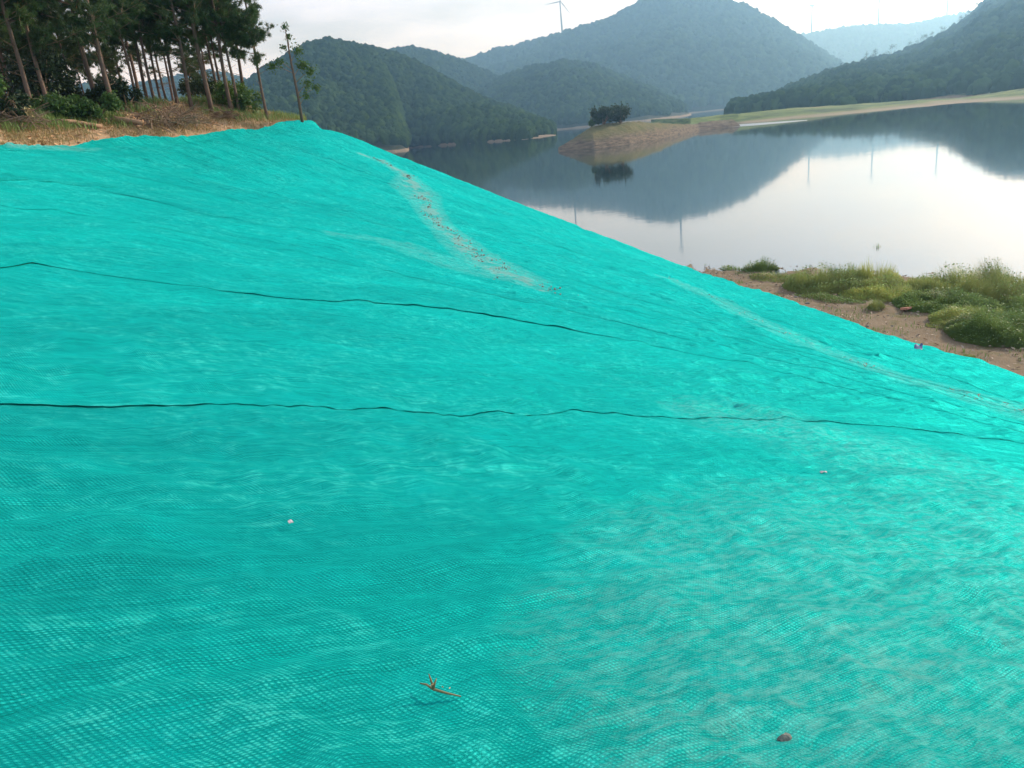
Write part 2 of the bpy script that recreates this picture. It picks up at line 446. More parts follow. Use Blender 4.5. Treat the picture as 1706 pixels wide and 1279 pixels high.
def march(px, py, off=0.0, rmax=60):
    d = ray(px, py); d = d / math.hypot(d[0], d[1])
    rr = np.concatenate([np.linspace(.4, 12, 500), np.linspace(12, rmax, 900)])
    g = EYE[2] + d[2] * rr - T(d[0] * rr, d[1] * rr) - off
    i = int(np.argmax(g < 0))
    if g[i] >= 0: i = len(rr) - 1
    a = rr[i]
    if i > 0 and g[i] < 0: a = rr[i - 1] + (rr[i] - rr[i - 1]) * g[i - 1] / (g[i - 1] - g[i])
    return np.array([d[0] * a, d[1] * a, EYE[2] + d[2] * a])

# polar ground sheet round the camera
azs = np.radians(np.concatenate([np.linspace(-180, -45, 40)[:-1], np.linspace(-45, 45, 320)[:-1], np.linspace(45, 180, 40)]))
rs_ = np.concatenate([[.05], np.geomspace(.6, 14, 60)[:-1], np.linspace(14, 46, 150)[:-1], np.geomspace(46, 240, 40)])
AZ, RR = np.meshgrid(azs, rs_, indexing='ij')
X, Y = RR * np.sin(AZ), RR * np.cos(AZ)
Z = T(X, Y)
azd = np.degrees(AZ)
rn = .035 * fbm(X * 1.7, Y * 1.7, 21, 4)
Z = Z + rn * sstep(24, 27, RR) - .07
V = np.stack([X, Y, Z], -1).reshape(-1, 3)
me = mesh_np('bank', V, grid_faces(len(azs), len(rs_))[:, ::-1], M_SOIL)
at = me.attributes.new('sandy', 'FLOAT', 'POINT')
at.data.foreach_set('value', sstep(5.0, 6.8, Z).ravel().astype(np.float32))
tag(obj('bank', me), kind='structure')

# wide ground below everything and the water
big = 9000.0
me = mesh_np('ground', [(-big, -big, -6), (big, -big, -6), (big, big, -6), (-big, big, -6)], [(0, 1, 2, 3)], M_SOIL)
tag(obj('ground', me), kind='structure')
me = mesh_np('water', [(-6000, -3000, 0), (6000, -3000, 0), (6000, 7000, 0), (-6000, 7000, 0)], [(0, 1, 2, 3)], M_WATER)
tag(obj('water', me), kind='structure')
# ruffled streak off the far flat
mb = MB()
top = [at_z(x, y, .004) for x, y in [(1162, 213.5), (1210, 208.5), (1260, 205), (1310, 201.5), (1345, 199.5)]]
bot = [at_z(x, y, .004) for x, y in [(1162, 215), (1210, 212), (1260, 208.5), (1310, 204), (1345, 200.5)]]
mb.add(top + bot, [(i, i + 5, i + 6, i + 1) for i in range(4)])
tag(mb.build('ruffled_water', M_RUFFLE), kind='structure')

# ------------------------------------------------------------------ the net
SEAMS = [
 [(-330, 668), (0, 677), (200, 683), (330, 684), (500, 690), (700, 692), (850, 697), (950, 690), (1100, 697), (1250, 705), (1370, 708), (1450, 714), (1560, 722), (1706, 744), (1850, 772)],
 [(-300, 470), (0, 452), (60, 447), (150, 459), (320, 484), (420, 493), (500, 504), (650, 514), (750, 523), (850, 540), (950, 555), (1050, 573), (1150, 593), (1300, 626), (1450, 660), (1600, 697), (1720, 728)],
 [(-250, 352), (-100, 346), (0, 350), (100, 358), (200, 373), (330, 395), (500, 425), (640, 456), (750, 476), (900, 512), (1050, 546), (1200, 581), (1400, 631), (1600, 684), (1712, 712)],
 [(-180, 300), (-80, 302), (20, 303), (70, 303), (150, 318), (200, 327), (330, 360), (500, 392), (620, 416), (720, 438), (860, 470), (930, 493), (1100, 537), (1300, 588), (1500, 642), (1690, 692)],
 [(-20, 241), (80, 262), (180, 285), (330, 322), (450, 352), (560, 376), (680, 406), (800, 439), (900, 470), (1000, 499), (1200, 553), (1400, 608), (1600, 662), (1680, 684)],
 [(150, 236), (230, 266), (330, 300), (440, 330), (520, 348), (620, 372), (720, 400), (850, 436), (950, 468), (1100, 513), (1300, 572), (1500, 628), (1660, 672)],
 [(345, 224), (420, 247), (520, 275), (620, 303), (720, 338), (850, 383), (950, 420), (1100, 472), (1300, 540), (1500, 604), (1600, 640)],
]
def resample(P, n, wt):
    P = np.asarray(P); s = np.r_[0, np.cumsum(np.hypot(*np.diff(P[:, :2], axis=0).T))]
    fs = np.linspace(0, s[-1], 4000)
    fx = np.interp(fs, s, P[:, 0]); fy = np.interp(fs, s, P[:, 1])
    c = np.r_[0, np.cumsum(wt(fx, fy, fs))[:-1]]; c /= c[-1]
    q = np.interp(np.linspace(0, 1, n), c, fs)
    return np.stack([np.interp(q, s, P[:, 0]), np.interp(q, s, P[:, 1])], -1), q
plan = []
for sidx, pl in enumerate(SEAMS):
    P = np.array([march(a, b)[:2] for a, b in pl])
    # dense smooth-ish polyline
    d0 = P[0] - P[1]; d0 /= np.linalg.norm(d0)
    d1 = P[-1] - P[-2]; d1 /= np.linalg.norm(d1)
    if sidx < 4: P = np.vstack([P[0] + d0 * 5.0, P])
    P = P[np.hypot(P[:, 0], P[:, 1]) < np.interp(np.degrees(np.arctan2(P[:, 0], P[:, 1])), toe_az, toe_r) + .2] if sidx > 0 else P
    q_ = P[-1].copy()
    for _ in range(120):
        if math.hypot(*q_) >= float(np.interp(D(math.atan2(*q_)), toe_az, toe_r)) + .25: break
        q_ = q_ + d1 * .15
    P = np.vstack([P, q_]) if np.linalg.norm(q_ - P[-1]) > .01 else P
    plan.append(P)
A0 = plan[0]
dirA = A0[-1] - A0[0]; dirA /= np.linalg.norm(dirA)
nrm = np.array([dirA[1], -dirA[0]])
if nrm @ (-A0[len(A0) // 2]) < 0: nrm = -nrm
plan = [A0 + nrm * 13.0] + plan
azE = D(math.atan2(*plan[-1][-1]))
azG = np.radians(np.r_[-13.2, -11.4, -9, -7.2, -4, -1, 1.7, 5, 9, 11.5, 13.5, np.linspace(15, azE, 8)])
gr_ = np.interp(np.degrees(azG), [-13.2, -11.4, -7.2, 1.7, 10, 13.5], [38.2, 39.6, 39.4, 38.5, 36.9, 35.3])
tr_ = np.interp(np.degrees(azG), toe_az, toe_r)
gr_ = np.where(np.degrees(azG) > 13.4, tr_ + .25, gr_)
gr_ = gr_ + .12 * pn(np.degrees(azG) * 1.3, np.zeros_like(azG), 3)
plan.append(np.stack([gr_ * np.sin(azG), gr_ * np.cos(azG)], -1))

# dust lines (soil and straw that rolled down and lodged), and a painted sheen
DUST_SHEEN = [([(600, 258), (640, 272), (680, 295), (692, 318), (710, 345), (730, 375), (760, 400), (800, 432), (850, 463), (905, 489)], [.10, .18, .30, .62, .38, .34, .42, .50, .62, .12], .85),
        ([(1110, 466), (1200, 505), (1300, 558), (1400, 596), (1500, 632), (1600, 660), (1706, 690), (1780, 712)], [.25, .28, .3, .25, .28, .34, .42, .45], .5),
        ([(560, 396), (640, 405), (720, 430), (800, 460)], [.2, .4, .5, .3], .33),
        ([(20, 246), (70, 244), (140, 250), (160, 249)], [.2, .35, .35, .15], .6),
        ([(1250, 1250), (1400, 1160), (1600, 1070), (1750, 1010), (1900, 960)], [.4, .8, 1.2, 1.4, 1.4], .5), ([(1150, 690), (1300, 720), (1500, 780), (1706, 850)], [.3, .9, 1.2, 1.2], .28)]  # lower-right band: dusty tan, with the net's sheen painted in
def dust_sheen_at(x, y):
    o = np.zeros_like(x)
    for pts, wd, amp in DUST_SHEEN:
        P = np.array([march(a, b)[:2] for a, b in pts]); wd = np.array(wd)
        best = np.full(x.shape, -9.0)
        for i in range(len(P) - 1):
            a, b = P[i], P[i + 1]; ab = b - a
            tt = np.clip(((x - a[0]) * ab[0] + (y - a[1]) * ab[1]) / (ab @ ab), 0, 1)
            d = np.hypot(x - a[0] - tt * ab[0], y - a[1] - tt * ab[1])
            ww = (wd[i] + (wd[i + 1] - wd[i]) * tt)
            best = np.maximum(best, 1 - d / (ww * 1.7))
        o = np.maximum(o, np.clip(best, 0, 1) ** .7 * amp)
    return o
TENTS = [(1105, 605, .07, .16), (1370, 706, .06, .12), (1550, 654, .09, .22), (1500, 689, .08, .3), (1650, 735, .07, .25), (560, 975, .03, .06), (1305, 1210, .035, .07),
         (1480, 955, .05, .14), (1590, 1060, .05, .12), (1180, 750, .07, .2), (670, 575, .08, .3), (300, 870, .05, .25), (1500, 830, .06, .18), (560, 560, .06, .3), (340, 1000, .03, .18), (840, 1165, .02, .05)]
TENT_P = [(march(a, b)[:2], h, w_) for a, b, h, w_ in TENTS]
def wrinkle(x, y, s, t_, ef):
    r = np.hypot(x, y)
    near = 1 / (1 + (r / 14) ** 2)
    far = .35 + .65 / (1 + (r / 14) ** 2)
    o = .06 * fbm(x * .33, y * .33, 40, 2)
    c = pn(x * 1.5, y * 1.5, 41)
    o = o + .09 * np.clip(c - .1, 0, 1)
    amp = (.60 + .75 * sstep(-3, 4, x)) * (.5 + .9 * sstep(-.35, .35, pn(x * .45, y * .45, 50))) * far
    am = np.minimum(amp * (1 + .5 / (1 + (r / 9) ** 4)), 1.5)
    c = pn(x * 2.1 + .4 * y, y * 2.1, 43)
    l_ = .068 * am * np.logaddexp(0, (c - .02) * 8) / 8
    c = pn(x * 4.3 + 9, y * 4.3 + .3 * x, 52)
    l_ = l_ + .036 * am * np.logaddexp(0, (c - .02) * 8) / 8
    o = o + l_ * (.35 + .65 * ef)
    o = o + .012 * am * pn(x * 8.5, y * 8.5, 55) + .004 * pn(x * 17, y * 17, 56) * near
    # puckers along the roll, dying out towards the sheet edges
    q = .030 * pn(s * .35 + 3, t_ * 2.1, 45) + .022 * pn(s * .7, t_ * 5.5, 46) + .009 * pn(s * 1.2, t_ * 13, 47)
    q = q + .016 * amp * pn(s * 1.2, t_ * 4.5, 44) + .006 * amp * pn(s * 2.4, t_ * 11, 51)
    o = o + q * ef
    o = o + .003 * fbm(x * 16, y * 16, 48, 2) * near
    for P, h, w_ in TENT_P:
        d = np.hypot(x - P[0], y - P[1]) / w_
        o = o + .38 * h * np.exp(-d * d * .9)
    return o
def pair_lines(A_, B_, n):
    """sample two neighbouring seams so that the rows between them run square to the roll"""
    d = (A_[-1] - A_[0]) + (B_[-1] - B_[0]); d /= np.linalg.norm(d)
    L = []
    for P in (A_, B_):
        q = np.linspace(0, len(P) - 1, 3000); xy = np.stack([np.interp(q, np.arange(len(P)), P[:, k]) for k in (0, 1)], -1)
        ss = np.r_[0, np.cumsum(np.hypot(*np.diff(xy, axis=0).T))]
        pp = np.maximum.accumulate(xy @ d + np.arange(3000) * 1e-7)
        L.append((xy, ss, pp))
    lo = max(L[0][2][0], L[1][2][0]); hi = min(L[0][2][-1], L[1][2][-1])
    a, b = lo + .12 * (hi - lo), hi - .12 * (hi - lo)
    l1 = (a - L[0][2][0] + a - L[1][2][0]) / 2; l2 = b - a; l3 = (L[0][2][-1] - b + L[1][2][-1] - b) / 2
    rr = np.array([0, l1, l1 + l2, l1 + l2 + l3]); rr /= rr[-1]
    out = []
    off = None
    for xy, ss, pp in L:
        sa, sb = np.interp(a, pp, ss), np.interp(b, pp, ss); u_ = np.linspace(0, 1, n)
        mid = np.interp(np.interp(u_, rr[1:3], [a, b]), pp, ss)
        sv = np.where(u_ < rr[1], u_ / rr[1] * sa, np.where(u_ > rr[2], sb + (u_ - rr[2]) / (1 - rr[2]) * (ss[-1] - sb), mid))
        xq = np.stack([np.interp(sv, ss, xy[:, 0]), np.interp(sv, ss, xy[:, 1])], -1)
        out += [xq, sv - sa + a]
    return out
net = empty('slope_net', (0, 0, 5.0))
tag(net, 'turquoise green woven ground net sheets covering the whole earth slope', 'net')
tcum = 0.0
for i in range(len(plan) - 1):
    big_sheet = i == 0
    nv, nu = (860, 400) if big_sheet else (700, 150) if i == 1 else (480, 110)
    if big_sheet:
        def wt(fx, fy, fs):
            k = int(np.argmin(np.hypot(fx, fy))); return 1 / (np.abs(fs - fs[k]) + 1.0)
        Q1, s1 = resample(plan[1], nv, wt)
        Q0 = Q1 + nrm * 13.0; s0 = s1
        dcam = float(np.min(np.hypot(Q1[:, 0], Q1[:, 1]))) / 13.0
        fu = np.linspace(0, 1, 3000); wu = 1 / (np.abs(fu - (1 - dcam)) * 13 + .9)
        c = np.cumsum(wu); c = (c - c[0]) / (c[-1] - c[0]); u = np.interp(np.linspace(0, 1, nu), c, fu)
    else:
        Q0, s0, Q1, s1 = pair_lines(plan[i], plan[i + 1], nv)
        u = np.linspace(0, 1, nu) ** 1.35
    wid = np.linalg.norm(Q1 - Q0, axis=1)
    ext = np.minimum(.18 / np.maximum(wid, .2), .3)           # tuck under the next sheet
    U = u[None, :] * (1 + (ext if i < len(plan) - 2 else 0 * ext)[:, None])
    def smooth_line(Q, s_):
        n_ = (s_ - s_.mean()) / (s_.std() + 1e-9)
        return np.stack([np.polyval(np.polyfit(n_, Q[:, k], 3), n_) for k in (0, 1)], -1)
    B0, B1 = smooth_line(Q0, s0), smooth_line(Q1, s1)
    en = (1 - sstep(0, .08, np.linspace(0, 1, nv)) * sstep(1, .92, np.linspace(0, 1, nv)))[:, None] if i <= 1 else np.ones((nv, 1))
    uc = np.clip(U, 0, 1.3)
    e0, e1 = (1 - uc) * en + np.clip(1 - uc, 0, 1) ** 7 * (1 - en), uc * en + np.clip(uc, 0, 1) ** 7 * (1 - en)
    PX = (B0[:, 0:1] + (B1 - B0)[:, 0:1] * U) + (Q0 - B0)[:, 0:1] * e0 + (Q1 - B1)[:, 0:1] * e1
    PY = (B0[:, 1:2] + (B1 - B0)[:, 1:2] * U) + (Q0 - B0)[:, 1:2] * e0 + (Q1 - B1)[:, 1:2] * e1
    SS = s0[:, None] * (1 - U) + s1[:, None] * U
    wm = float(np.median(wid))
    TT = U * wid[:, None] + tcum
    # meander of the free edge
    edge = np.exp(-(U * wid[:, None]) / .5)
    nar = sstep(.7, 1.8, wid)[:, None]
    lat = (.03 if i > 1 else .006) * pn(SS * .9, SS * 0 + i, 60) * edge * nar
    dn = (Q1 - Q0) / np.maximum(wid, .2)[:, None]
    PX = PX + dn[:, 0:1] * lat; PY = PY + dn[:, 1:2] * lat
    ef = sstep(0, .5, U * wid[:, None]) * sstep(0, .5, (1 - U) * wid[:, None])
    ZZ = T(PX, PY) + .05 + wrinkle(PX, PY, SS, TT, ef)
    if i > 0:
        gap = np.clip(pn(SS * .42, SS * 0 + i * 3.3, 61) * 2.0 + [0, .3, .3, -.15, 0, -1.5, -.25, -.25, -.25][i], [0, .4, .15, 0, 0, 0, 0, 0, 0][i], 1.0)
        gap = gap * (.6 + .8 * np.clip(pn(SS * 2.2, SS * 0 + i, 62) + .3, 0, 1))
        dist = U * wid[:, None]
        vv = np.linspace(0, 1, nv)[:, None]; gap = nar * gap * (1 - sstep(*[(2, 3), (2, 3), (.5, .7), (.35, .55), (.4, .6), (.3, .5), (.3, .5), (.3, .5), (.3, .5)][i], vv))
        ZZ = ZZ + .0012 + [0, .005, .015, .012, .014, .010, .010, .010, .01][i] * gap * np.exp(-dist / .05) + .003 * gap * np.exp(-dist / .4)
    if i < len(plan) - 2:
        back = (1 - U) * wid[:, None]
        ZZ = ZZ - .005 * sstep(.5, 0, back)
    V = np.stack([PX, PY, ZZ], -1).reshape(-1, 3) - np.array([0, 0, 5.0])
    me = mesh_np('net_sheet', V, grid_faces(nv, nu)[:, ::-1], M_NET)
    uvl = me.uv_layers.new(name='UVMap')
    li = np.empty(len(me.loops), np.int32); me.loops.foreach_get('vertex_index', li)
    uvv = np.stack([SS, TT], -1).reshape(-1, 2)[li]
    uvl.data.foreach_set('uv', uvv.astype(np.float32).ravel())
    at = me.attributes.new('dust_sheen', 'FLOAT', 'POINT')
    at.data.foreach_set('value', dust_sheen_at(PX, PY).ravel().astype(np.float32))
    obj('net_sheet', me, net)
    tcum += wm

# ------------------------------------------------------------------ litter lying on the net
def leafbits(P, Nn, size, elong, seed=0, tilt=.6):
    """flat slivers scattered at points P"""
    r = np.random.default_rng(seed); n = len(P)
    a = r.normal(size=(n, 3)) * np.array([1, 1, .25]); a /= np.linalg.norm(a, axis=1)[:, None]
    b = np.cross(a, r.normal(size=(n, 3))); b /= np.linalg.norm(b, axis=1)[:, None] + 1e-9
    L = size * r.uniform(.5, 1.5, n)[:, None]
    V = np.stack([P - a * L, P + b * L / elong, P + a * L, P - b * L / elong], 1).reshape(-1, 3)
    return V, np.arange(4 * n).reshape(n, 4)
def net_z(p): return float(T(p[0], p[1])) + .07
pts = []
r = np.random.default_rng(3)
for pts_, wd, amp in DUST_SHEEN[:2]:
    P = np.array([march(a, b)[:2] for a, b in pts_])
    for k in range(int(1500 * amp ** 2)):
        i = r.integers(len(P) - 1); q = r.random()
        c = P[i] * (1 - q) + P[i + 1] * q + r.normal(size=2) * (wd[i] * .6) * amp
        pts.append((c[0], c[1], 0))
pts = np.array(pts)
wz = T(pts[:, 0], pts[:, 1]) + .05 + .06 * fbm(pts[:, 0] * .33, pts[:, 1] * .33, 40, 2) + r.uniform(.01, .06, len(pts))
pts[:, 2] = wz
pts = pts[fbm(pts[:, 0] * 1.1, pts[:, 1] * 1.1, 19, 3) > .0]
Vb, Fb = leafbits(pts, None, .035, 5, 4)
_cv, _cf = rock_lo = (np.array([(1, 0, 0), (-1, 0, 0), (0, 1, 0), (0, -1, 0), (0, 0, .8), (0, 0, -.5)], float), np.array([(0, 2, 4), (2, 1, 4), (1, 3, 4), (3, 0, 4), (2, 0, 5), (1, 2, 5), (3, 1, 5), (0, 3, 5)]))
_k = r.choice(450, 420)
_s = r.uniform(.008, .034, 420)[:, None, None]
_V = (_cv[None] * r.uniform(.6, 1.4, (420, 6, 1)) * _s + pts[_k][:, None, :] - [0, 0, .02]).reshape(-1, 3)
_F = (_cf[None] + (np.arange(420) * 6)[:, None, None]).reshape(-1, 3)
tag(obj('soil_clods', mesh_np('soil_clods', _V, _F, M_CLOD, False)), 'small reddish soil clods lodged along the dusty line on the net', 'soil', kind='stuff')
tag(obj('straw_litter', mesh_np('straw_litter', Vb, Fb, M_STRAW, False)), 'brown straw and soil crumbs lodged in a line down the net', 'litter', kind='stuff')

def surf(px, py, off=.05):
    p = march(px, py, off); return p

# forked dry twig
p0 = surf(700, 1138, .095); p1 = surf(722, 1148, .105); p2 = surf(768, 1160, .095)
mb = MB(); mb.tube([p0, (p0 + p1) / 2 + [0, 0, .006], p1, (p1 + p2) / 2 + [0, 0, -.002], p2], [.002, .0035, .0045, .0035, .002], 6)
tw = empty('twig', p1); stem = mb
stem.V = [v - p1 for v in stem.V]; stem.build('stem', M_STEM, tw)
for dx_, dz, ln in ((-.008, .05, 1), (.012, .03, .7)):
    mb = MB(); mb.tube([(0, 0, 0), (dx_ * .5, .005, dz * .6), (dx_ * 1.1, .012, dz)], [.004, .0035, .0015], 5); mb.build('side_shoot', M_STEM, tw)
mb = MB(); V_, F_ = leafbits(np.array([[0.0, 0, .02], [.01, 0, .012], [.03, .0, .006], [-.004, 0, .035], [.052, -.002, .0]]), None, .008, 2.2, 8)
mb.add(V_, F_); mb.build('dead_leaves', M_DRY, tw, False)
tag(tw, 'small forked dry twig with dead leaves lying on the green net', 'twig')

def rock(seed, n=2, sc=(1, 1, 1)):
    import bmesh
    bm = bmesh.new(); bmesh.ops.create_icosphere(bm, subdivisions=n, radius=1)
    V = np.array([v.co for v in bm.verts]); F = [tuple(v.index for v in f.verts) for f in bm.faces]; bm.free()
    V = V * (1 + .32 * fbm(V[:, 0] * 1.3 + V[:, 2] * .7 + seed, V[:, 1] * 1.3 - V[:, 2] * .9, seed, 3))[:, None]
    return V * np.array(sc), F
# pointed stone showing through the net
ps = surf(1306, 1224, .06)
V_, F_ = rock(5, 2, (.034, .018, .022)); V_[:, 2] *= np.where(V_[:, 2] > 0, 1.25, 1)
me = mesh_np('pointed_stone', V_, F_, M_STONE, False)
o = obj('pointed_stone', me, None, ps + [0, 0, -.022]); o.rotation_euler = (.3, .2, .5)
tag(o, 'grey pointed stone poking through the net with soil around it', 'stone')
def scrap(px, py, size, seed, mat_, label):
    q = surf(px, py, .075); r = np.random.default_rng(seed)
    n = 6; g = np.linspace(-1, 1, n); GX, GY = np.meshgrid(g, g, indexing='ij')
    rad = np.maximum(np.abs(GX), np.abs(GY))
    Zc = .25 * pn(GX * 1.5 + seed, GY * 1.5, seed) + .15 * r.normal(size=GX.shape) * .4
    V = np.stack([GX * size + size * .3 * pn(GY * 2, GX * 2, seed), GY * size * .55, Zc * size + size * .1], -1).reshape(-1, 3)
    F = grid_faces(n, n)
    V2 = np.vstack([V, V - [0, 0, .002]]); F2 = np.vstack([F, F[:, ::-1] + len(V)])
    o = obj('plastic_scrap', mesh_np('plastic_scrap', V2, F2, mat_, True), None, q); o.rotation_euler = (0, .1, seed * .7)
    tag(o, label, 'scrap'); return o
scrap(726, 776, .014, 2, M_SCRAP, 'tiny pale pink plastic scrap lying on smooth net beyond the twig')
scrap(1372, 786, .03, 4, M_SCRAP, 'pale crumpled plastic scrap on the net below the lumpy seam')
scrap(484, 869, .02, 3, M_SCRAP, 'small whitish scrap caught on a crease of the net')
scrap(1530, 579, .16, 6, M_BLUE, 'dark blue plastic scrap at the foot of the net beside bare soil')

# ------------------------------------------------------------------ hills
def crown_variants(k, mat_, name):
    out = []
    for q in range(k):
        import bmesh
        bm = bmesh.new(); bmesh.ops.create_icosphere(bm, subdivisions=3, radius=1)
        V = np.array([v.co for v in bm.verts]); F = [tuple(v.index for v in f.verts) for f in bm.faces]; bm.free()
        s = q * 7.3
        d = .34 * pn(V[:, 0] * 2.2 + s, V[:, 1] * 2.2 + V[:, 2] * 1.7, 70 + q) + .26 * pn(V[:, 0] * 4.6 + V[:, 2] * 2.1 + s, V[:, 1] * 4.6 - V[:, 2] * 3, 80 + q) + .16 * pn(V[:, 0] * 9 + V[:, 2] * 5, V[:, 1] * 9 + V[:, 2] * 7, 90 + q)
        V = V * (1 + d)[:, None] * np.array([1, 1, [1.0, 1.35, .85, 1.1, 1.7][q % 5]])
        out.append(bpy.data.objects.new(name, mesh_np(name, V, F, mat_, True)))
    return out
CROWNS = crown_variants(5, M_FOREST, 'forest_crown')

def scatter_group(name, variants):
    g = bpy.data.node_groups.new(name, 'GeometryNodeTree')
    g.interface.new_socket('Geometry', in_out='INPUT', socket_type='NodeSocketGeometry')
    g.interface.new_socket('Geometry', in_out='OUTPUT', socket_type='NodeSocketGeometry')
    gi = g.nodes.new('NodeGroupInput'); go = g.nodes.new('NodeGroupOutput')
    jn = g.nodes.new('GeometryNodeJoinGeometry')
    for v in variants:
        oi = g.nodes.new('GeometryNodeObjectInfo'); oi.inputs['Object'].default_value = v
        oi.inputs['As Instance'].default_value = True
        g.links.new(oi.outputs['Geometry'], jn.inputs[0])
    ip = g.nodes.new('GeometryNodeInstanceOnPoints')
    ip.inputs['Pick Instance'].default_value = True
    g.links.new(gi.outputs[0], ip.inputs['Points']); g.links.new(jn.outputs[0], ip.inputs['Instance'])
    rv = g.nodes.new('FunctionNodeRandomValue'); rv.data_type = 'FLOAT_VECTOR'
    rv.inputs[0].default_value = (-.25, -.25, 0); rv.inputs[1].default_value = (.25, .25, 6.28)
    g.links.new(rv.outputs[0], ip.inputs['Rotation'])
    na = g.nodes.new('GeometryNodeInputNamedAttribute'); na.data_type = 'FLOAT'; na.inputs['Name'].default_value = 'size'
    g.links.new(na.outputs[0], ip.inputs['Scale'])
    g.links.new(ip.outputs[0], go.inputs[0])
    return g
FOREST_GN = scatter_group('forest_scatter', CROWNS)
def forest(P, size, label, name='forest'):
    me = bpy.data.meshes.new(name); me.vertices.add(len(P)); me.vertices.foreach_set('co', np.asarray(P, np.float32).ravel())
    at = me.attributes.new('size', 'FLOAT', 'POINT'); at.data.foreach_set('value', np.asarray(size, np.float32))
    me.materials.append(M_FOREST)
    o = obj(name, me); md = o.modifiers.new('scatter', 'NODES'); md.node_group = FOREST_GN
    tag(o, label, 'forest', kind='stuff'); return o

_p = M_FOREST.node_tree.nodes['Principled BSDF']; _p.inputs['Roughness'].default_value = 1.0; _p.inputs['Specular IOR Level'].default_value = 0.0
HILLMAT = hill_material('wooded_hill', 1.1, (.016, .024, .011), (.035, .042, .018))
HILLR = hill_material('scrubby_hill', 1.2, (.045, .065, .02), (.10, .12, .045))
HILLFAR = hill_material('far_hill', 2.0, (.02, .03, .015), (.04, .05, .025))
def hill(name, ridge, foot, canopy, ndens, label, mat_=HILLMAT, na=220, nq=70, back=.5, gul=.25, seed=1, p=1.35, zmin=4.0, size=(2.2, 3.6), flabel=None, extra=0):
    """ridge: (px, py, range) along the skyline; foot: (px, range) of its base"""
    ra = np.array([azel(a, b) for a, b, r in ridge]); rr = np.array([r for a, b, r in ridge])
    az = np.linspace(ra[0, 0], ra[-1, 0], na)
    el = np.interp(az, ra[:, 0], ra[:, 1]); R1 = np.interp(az, ra[:, 0], rr)
    fa = np.array([azel(a, 200)[0] for a, r in foot]); R0 = np.interp(az, fa, [r for a, r in foot])
    q = np.concatenate([np.linspace(0, 1, nq), np.linspace(1, 1 + back, nq // 2)[1:]])
    AZ, Qq = np.meshgrid(az, q, indexing='ij')
    Rr = R0[:, None] + (R1 - R0)[:, None] * Qq
    xx, yy = Rr * np.sin(AZ), Rr * np.cos(AZ)
    front = 1 - (1 - np.clip(Qq, 0, 1)) ** p
    prof = np.where(Qq <= 1, front, np.maximum(1 - ((Qq - 1) / back) ** 1.6 * 1.1, -.1))
    sc = (R1 * np.sin(.12))[:, None] * 0 + 1
    L = float(np.mean(R1)) * .16
    g = fbm(xx / L, yy / L, seed, 4)
    prof = prof + gul * g * np.clip(Qq * (1.15 - Qq) * 3, 0, 1) * (Qq < 1.15)
    prof = np.clip(prof, -.1, None)
    tanel = np.tan(el)
    zr = EYE[2] + R1 * tanel - canopy
    z = prof * zr[:, None]
    # keep the skyline where it belongs
    e = ((z + canopy - EYE[2]) / Rr).max(1)
    for _ in range(4):
        k = (tanel * Rr.T).T
        f = np.clip(zr / np.maximum(zr, .1), 1, 1)
        e = ((z + canopy - EYE[2]) / Rr).max(1)
        num = tanel - (canopy - EYE[2]) / R1; den = e - (canopy - EYE[2]) / R1
        z = z * np.clip(num / np.where(np.abs(den) < 1e-5, 1e-5, den), .3, 2.0)[:, None]
    z = z + np.where(Qq < .03, -3.0 * (1 - Qq / .03), 0)
    V = np.stack([xx, yy, z], -1)
    me = mesh_np(name, V.reshape(-1, 3), grid_faces(len(az), len(q))[:, ::-1], mat_)
    tag(obj(name, me), kind='structure')
    if ndens:
        r = np.random.default_rng(seed + 100)
        fi = r.uniform(0, na - 1.001, ndens); fq = r.uniform(0, (nq - 1) * 1.12, ndens)
        i = fi.astype(int); j = fq.astype(int); a = (fi - i)[:, None]; b = (fq - j)[:, None]
        P = V[i, j] * (1 - a) * (1 - b) + V[i + 1, j] * a * (1 - b) + V[i, j + 1] * (1 - a) * b + V[i + 1, j + 1] * a * b
        # even density
        wgt = np.hypot(P[:, 0], P[:, 1]); keep = r.random(ndens) < wgt / wgt.max()
        P = P[keep]
        zlim = zmin + zmin * .8 * fbm(P[:, 0] * .02, P[:, 1] * .02, seed + 3, 3)
        P = P[P[:, 2] > zlim]
        s = r.uniform(size[0], size[1], len(P)) * (1 + .25 * fbm(P[:, 0] * .02, P[:, 1] * .02, seed + 5, 2))
        P[:, 2] += s * .45
        forest(P, s, flabel or label)
    return V
# the wooded hill with two lobes across the water
hill('hill', [(255, 210, 560), (330, 185, 590), (400, 150, 620), (440, 122, 640), (480, 98, 660), (510, 78, 670), (540, 70, 680), (580, 75, 680), (620, 86, 670), (640, 110, 640), (655, 150, 600), (668, 200, 560), (680, 236, 530)],
     [(255, 420), (500, 430), (600, 445), (650, 450), (668, 455), (690, 470)], 3.2, 15000, 'x', seed=11, gul=.12, flabel='dense dark woods on the hill spur behind the end of the net', size=(2.0, 3.4))
hill('hill', [(540, 90, 740), (600, 80, 740), (640, 88, 740), (690, 105, 735), (730, 125, 720), (770, 148, 700), (810, 168, 680), (850, 184, 655), (890, 200, 625), (925, 212, 590), (945, 222, 560), (955, 233, 530)],
     [(540, 560), (690, 520), (760, 470), (800, 440), (870, 400), (940, 420), (960, 460)], 3.0, 15000, 'x', seed=23, gul=.16, flabel='dense woods on the long hill sloping right down to the pale shore', size=(2.0, 3.4), zmin=.9)
hill('hill', [(600, 95, 1150), (640, 86, 1150), (680, 80, 1150), (715, 86, 1150), (750, 98, 1150), (790, 112, 1140), (830, 130, 1100), (880, 160, 1050)],
     [(600, 850), (880, 850)], 3.5, 12000, 'x', seed=31, gul=.1, flabel='woods on the low saddle hill behind the two-lobed hill', size=(2.6, 4.2))
